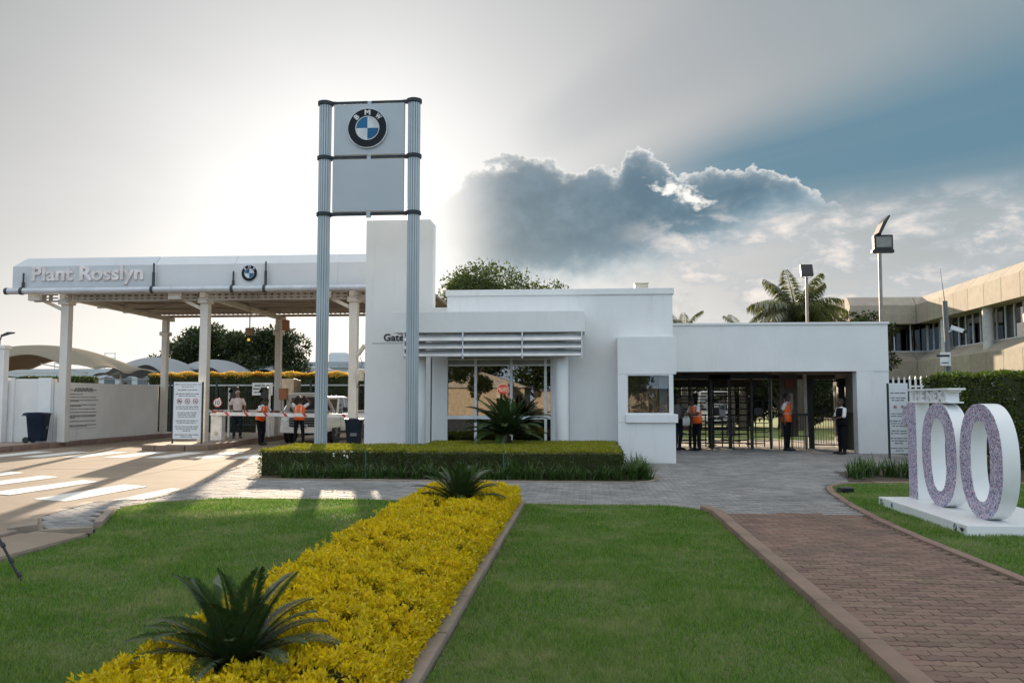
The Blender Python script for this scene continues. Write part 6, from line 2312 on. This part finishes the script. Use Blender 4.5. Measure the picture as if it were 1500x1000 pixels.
def person(label, loc, rz, pelvis, neck, head, arms, legs, shirt, trousers, skin, hair, vest=None, H=1.0, sleeve=.62, cap_back=False, belt=True):
    """joints in metres, figure facing -y, feet at z=0. arms: ((elbow, wrist, fingertip direction) left, right); legs: ((knee, ankle, toe) left, right)"""
    t = thing('person', label, 'person', (0, 0, 0))
    V3 = Vector
    pel, nk, hd = V3(pelvis), V3(neck), V3(head)
    up = (nk - pel).normalized()
    lat = V3((1, 0, 0))
    sho_dir = arms.get('shoulder', V3((1, 0, 0)))
    lat2 = V3(sho_dir).normalized()
    prof = [(-.10, .135, .105), (-.02, .168, .118), (.18, .158, .110), (.38, .165, .113), (.62, .182, .120), (.80, .190, .108), (.91, .165, .090), (1.0, .072, .070)]
    q = MB()
    rings, labels = [], []

    def frame(f):
        la = lat.lerp(lat2, max(0, min(1, f))).normalized()
        fw_ = la.cross(up).normalized()
        return la, fw_

    def trunk(grow, prof_):
        out = []
        for f, a, b in prof_:
            la, fw_ = frame(f)
            c = pel.lerp(nk, f)
            out.append([c + la * (a + grow) * math.cos(2 * math.pi * j / 20) + fw_ * (b + grow) * math.sin(2 * math.pi * j / 20) for j in range(20)])
        return out
    q.loft(trunk(0, prof))
    segs = [(pel - up * .1, nk - up * .10, .13, 'shirt')]
    lo = pel - up * .02
    # neck and head
    def cap(a, b, r0, r1, lab, n=10):
        a, b = V3(a), V3(b)
        q.tube([a, a.lerp(b, .5), b], [r0, (r0 + r1) / 2, r1], n)
        q.ball(a, r0, 2)
        q.ball(b, r1, 2)
        segs.append((a, b, max(r0, r1), lab))
    cap(nk - up * .05, hd - V3((0, 0, .05)), .058, .056, 'skin')
    look = V3(arms.get('look', (0, -1, 0))).normalized()
    Hm = V3((0, -1, 0)).rotation_difference(look).to_matrix().to_4x4()
    Tm = Matrix.Translation(hd) @ Hm

    def hpt(p):
        return Tm @ V3(p)

    def hball(p, r, lab='skin'):
        bm_ = bmesh.new()
        bmesh.ops.create_icosphere(bm_, subdivisions=3, radius=1, matrix=Tm @ Matrix.Translation(p) @ Matrix.Diagonal((*r, 1)))
        q.bm(bm_)
    hball((0, .012, .012), (.076, .094, .100))
    hball((0, -.030, -.055), (.056, .062, .062))
    hball((0, -.100, -.012), (.014, .020, .026))
    hball((0, -.086, .028), (.052, .014, .012))
    hball((0, -.088, -.058), (.026, .012, .011))
    for s in (-1, 1):
        hball((s * .077, .008, -.008), (.012, .022, .032))
    segs.append((hd - V3((0, 0, .02)), hd + V3((0, 0, .02)), .1, 'skin'))
    # limbs
    for side, key in ((1, 'l'), (-1, 'r')):
        la, _f = frame(.84)
        sh_ = pel.lerp(nk, .86) + la * side * .175
        el, wr, fd = (V3(p) for p in arms[key])
        cap(sh_, sh_.lerp(el, sleeve), .062, .056, 'shirt')
        cap(sh_.lerp(el, sleeve), el, .046, .040, 'skin' if sleeve < 1 else 'shirt')
        cap(el, wr, .040, .027, 'skin')
        fd = fd.normalized()
        # hand: palm, four fingers of unequal length, thumb off the side
        palm_n = fd.cross(V3((side * .3, -.2, 1))).normalized()
        wide = palm_n
        q.tube([wr, wr + fd * .05, wr + fd * .095], [.026, .036, .034], 8)
        q.ball(wr + fd * .06, (.034, .034, .034), 2)
        segs.append((wr, wr + fd * .19, .03, 'skin'))
        curl = fd.cross(wide).normalized()
        for k_, ln in enumerate((.070, .082, .078, .060)):
            b0 = wr + fd * .09 + wide * (-.027 + .018 * k_)
            m0 = b0 + fd * ln * .55 + curl * .006
            e0 = m0 + fd * ln * .40 + curl * .022
            q.tube([b0, m0, e0], [.0095, .009, .0075], 6)
        b0 = wr + fd * .035 + wide * -.030
        q.tube([b0, b0 + fd * .03 - wide * .028, b0 + fd * .07 - wide * .034], [.012, .0105, .009], 6)
        hp = pel - up * .04 + lat * side * .088
        kn, an, to = (V3(p) for p in legs[key])
        cap(hp, kn, .092, .066, 'trousers', 12)
        cap(kn, an + V3((0, 0, .03)), .066, .054, 'trousers', 12)
        he = an + (an - to).normalized() * .05
        he.z = .04
        to2 = V3((to.x, to.y, .032))
        q.tube([he, V3((an.x, an.y, .05)), V3((an.x, an.y, .05)).lerp(to2, .6), to2], [.036, .048, .044, .030], 10)
        q.ball(he, .038, 2)
        q.ball(to2, (.036, .036, .030), 2)
        q.ball(V3((an.x, an.y, .07)), .048, 2)
        segs.append((he, to2, .03, 'shoe'))
    raw = q.mesh()
    o = bpy.data.objects.new('body', raw)
    col.objects.link(o)
    md = o.modifiers.new('skin', 'REMESH')
    md.mode = 'VOXEL'
    md.voxel_size = .0115
    sm = o.modifiers.new('smooth', 'SMOOTH')
    sm.factor, sm.iterations = .5, 3
    dg = bpy.context.evaluated_depsgraph_get()
    me_ = bpy.data.meshes.new_from_object(o.evaluated_get(dg))
    bpy.data.objects.remove(o)
    me_.name = 'body'
    mats = {'skin': (0, skin), 'shirt': (1, shirt), 'trousers': (2, trousers), 'shoe': (3, M_shoe)}
    me_.materials.clear()
    for k_ in ('skin', 'shirt', 'trousers', 'shoe'):
        me_.materials.append(mats[k_][1])
    n = len(me_.polygons)
    cen = np.empty(n * 3, np.float32)
    me_.polygons.foreach_get('center', cen)
    cen = cen.reshape(-1, 3).astype(float)
    best, bi = np.full(n, 9.0), np.zeros(n, np.int32)
    belt_z = np.array(lo)
    upn = np.array(up)
    for a, b, r, lab in segs:
        a, b = np.array(a), np.array(b)
        ab = b - a
        f = np.clip(((cen - a) @ ab) / max(ab @ ab, 1e-9), 0, 1)
        d = np.linalg.norm(cen - (a + f[:, None] * ab), axis=1) - r
        k_ = d < best
        best[k_] = d[k_]
        bi[k_] = mats[lab][0]
    below = ((cen - belt_z) @ upn) < .045
    bi[(bi == 1) & below & (np.linalg.norm(cen - belt_z, axis=1) < .26)] = 2
    hi = (((cen - np.array(nk)) @ upn) > .012) & (np.linalg.norm(cen - np.array(hd), axis=1) < .21)
    bi[hi] = 0
    me_.polygons.foreach_set('material_index', bi)
    me_.shade_smooth()
    body = link('body', me_, None, t, world=False)
    # hair
    hq = MB()
    bm_ = bmesh.new()
    bmesh.ops.create_icosphere(bm_, subdivisions=3, radius=1, matrix=Tm @ Matrix.Translation((0, .020, .022)) @ Matrix.Diagonal((.083, .098, .098, 1)))
    cutp = Tm @ V3((0, -.03, .035))
    cutn = (Hm @ V3((0, -.62, -.78, )))
    bmesh.ops.bisect_plane(bm_, geom=bm_.verts[:] + bm_.edges[:] + bm_.faces[:], plane_co=cutp, plane_no=cutn, clear_outer=True)
    hq.bm(bm_)
    hq.build('hair', hair, t, world=False, smooth=True)
    for s in (-1, 1):
        MB().ball(hpt((s * .030, -.086, .010)), (.010, .007, .007), 1).build('eye', M_eye, t, world=False)
    if belt:
        la, fw_ = frame(0)
        c = lo + up * .045
        ri = [[c + up * dz + la * (.172) * math.cos(2 * math.pi * j / 24) + fw_ * (.124) * math.sin(2 * math.pi * j / 24) for j in range(24)] for dz in (-.018, .018)]
        MB().loft(ri).build('belt', M_shoe, t, world=False, smooth=40)
    if vest:
        vp = [(f, a, b) for f, a, b in ((-.17, .166, .128), (.03, .178, .126), (.18, .170, .122), (.38, .172, .121), (.62, .186, .126), (.80, .186, .114), (.90, .158, .096), (.955, .112, .082))]
        vo = MB().loft(trunk(.016, vp), caps=False).build('vest', vest, t, world=False, smooth=True)
        mo = vo.modifiers.new('thickness', 'SOLIDIFY')
        mo.thickness = .008
        if vest is M_vest:
            tp = [(f, a, b) for f, a, b in ((.30, .170, .1215), (.36, .172, .1215))]
            MB().loft(trunk(.022, tp), caps=False).build('reflective_band', M_refl, vo, world=False, smooth=True)
            for s in (-1, 1):
                for face in (-1, 1):
                    pts_ = []
                    for f, a, b in ((.36, .172, .121), (.62, .186, .126), (.80, .186, .114), (.90, .158, .096)):
                        la, fw_ = frame(f)
                        c = pel.lerp(nk, f)
                        x_ = .095
                        yy = (b + .024) * math.sqrt(max(0, 1 - (x_ / (a + .024)) ** 2))
                        pts_.append((c + la * s * x_ + fw_ * face * yy, la))
                    mq = MB()
                    for (p0, l0), (p1, l1) in zip(pts_[:-1], pts_[1:]):
                        mq.add([p0 - l0 * .022, p0 + l0 * .022, p1 + l1 * .022, p1 - l1 * .022], [(0, 1, 2, 3)])
                    ob_ = mq.build('reflective_strap', M_refl, vo, world=False)
                    ob_.modifiers.new('thickness', 'SOLIDIFY').thickness = .004
    t.location = loc
    t.rotation_euler = (0, 0, rz)
    t.scale = (H, H, H)
    return t


STAND = {'l': ((.10, -.01, .50), (.11, .01, .08), (.14, -.19, .03)), 'r': ((-.10, -.01, .50), (-.11, .01, .08), (-.14, -.19, .03))}
# man in the pale shirt on the island, looking at the truck, hands low
person('man in pale pink shirt and dark trousers standing on the traffic island', (-12.78, 30.6, .135), R(25),
       (0, 0, .95), (0, -.02, 1.45), (0, -.05, 1.60), {'l': ((.27, -.02, 1.16), (.22, -.14, .92), (-.1, -.3, -1)), 'r': ((-.27, .0, 1.16), (-.24, -.12, .92), (.1, -.3, -1)), 'look': (.35, -1, -.12)},
       STAND, M_shirtp, M_jean, M_skin2, M_hairg, None, 1.02, .7)
# guard writing, leaning to the right
person('guard in orange safety vest writing beside the boom barrier', (-11.32, 29.15, -.03), R(62),
       (0, .03, .95), (0, -.16, 1.40), (0, -.27, 1.52), {'l': ((.26, -.26, 1.13), (.10, -.46, 1.10), (-.5, -.7, 0)), 'r': ((-.26, -.22, 1.12), (-.08, -.44, 1.08), (.5, -.7, .1)), 'look': (0, -1, -.75)},
       {'l': ((.11, -.03, .50), (.12, .06, .08), (.15, -.14, .03)), 'r': ((-.11, -.06, .50), (-.12, -.12, .08), (-.15, -.32, .03))}, M_shirtw, M_trous, M_skin, M_hair, M_vest, .99, .55)
# guard with back to us, hands up on his head, looking into the engine
person('guard in orange safety vest seen from behind with hands raised at the open bonnet', (-9.98, 29.25, -.03), R(180),
       (0, 0, .95), (0, -.05, 1.43), (0, -.14, 1.55), {'l': ((.34, -.14, 1.50), (.17, -.16, 1.70), (-.8, .1, .3)), 'r': ((-.34, -.14, 1.50), (-.17, -.16, 1.70), (.8, .1, .3)), 'look': (0, -1, -.6)},
       {'l': ((.13, -.01, .50), (.16, .01, .08), (.19, -.19, .03)), 'r': ((-.13, -.01, .50), (-.16, .01, .08), (-.19, -.19, .03))}, M_shirtw, M_trous, M_skin, M_hair, M_vest, .98, .6)
# visitor at the turnstile
person('visitor in grey shirt and jeans standing by the first turnstile', (2.83, 26.75, 0), R(40),
       (0, 0, .95), (0, -.02, 1.45), (0, -.05, 1.60), {'l': ((.27, -.05, 1.17), (.20, -.25, 1.02), (-.2, -.8, -.3)), 'r': ((-.27, -.02, 1.17), (-.28, -.10, .92), (0, -.3, -1)), 'look': (.3, -1, -.3)},
       {'l': ((.11, -.04, .50), (.14, .06, .08), (.20, -.12, .03)), 'r': ((-.10, -.05, .50), (-.10, -.02, .08), (-.13, -.22, .03))}, M_shirtg, M_jean, M_skin, M_hair, None, .97, .75)
# guard searching, head bent
person('guard in orange safety vest searching a bag beside the visitor', (3.38, 26.5, 0), R(-55),
       (0, .02, .95), (0, -.10, 1.42), (0, -.20, 1.53), {'l': ((.26, -.18, 1.15), (.12, -.42, 1.13), (-.4, -.8, 0)), 'r': ((-.26, -.16, 1.14), (-.12, -.40, 1.08), (.4, -.8, 0)), 'look': (0, -1, -.9)},
       STAND, M_shirtw, M_trous, M_skin, M_hair, M_vest, .97, .6)
bag = thing('carrier_bag', 'pale grey carrier bag held between the visitor and the searching guard', 'bag', (3.02, 26.28, .8))
MB().loft([[(2.94, 26.22, .78), (3.14, 26.22, .78), (3.14, 26.36, .78), (2.94, 26.36, .78)], [(2.93, 26.20, .95), (3.15, 26.20, .95), (3.15, 26.38, .95), (2.93, 26.38, .95)], [(3.0, 26.25, 1.12), (3.10, 26.25, 1.12), (3.10, 26.33, 1.12), (3.0, 26.33, 1.12)]]).build('sack', pm('pale plastic bag', (0.48, 0.47, 0.46), .5, scale=9, bump=.6, bscale=18), bag, smooth=50)
MB().tube([(3.02, 26.29, 1.11), (3.05, 26.29, 1.18), (3.09, 26.29, 1.11)], .008, 5).build('handle', pm('pale plastic bag', (0.48, 0.47, 0.46), .5), bag)
# guard by the post, facing right
person('guard in orange safety vest standing beside the crowd rail', (6.12, 26.75, 0), R(58),
       (0, 0, .96), (0, -.01, 1.47), (0, -.03, 1.63), {'l': ((.25, .04, 1.18), (.24, -.06, .93), (0, -.2, -1)), 'r': ((-.25, .06, 1.18), (-.26, -.02, .92), (0, -.15, -1)), 'look': (.1, -1, .0)},
       STAND, M_shirtw, M_trous, M_skin, M_hair, M_vest, 1.0, .6)
# guard in dark waistcoat, side on with arms folded low
person('guard in white shirt and black waistcoat standing in front of the pedestrian gate', (7.28, 25.15, 0), R(-72),
       (0, 0, .95), (0, .0, 1.45), (0, -.03, 1.60), {'l': ((.23, -.06, 1.16), (.06, -.24, 1.10), (-1, -.2, 0)), 'r': ((-.23, -.06, 1.16), (-.06, -.25, 1.06), (1, -.2, 0)), 'look': (0, -1, -.05)},
       STAND, M_shirtw, M_trous, M_skin, M_hair, M_vestd, .92, .95)
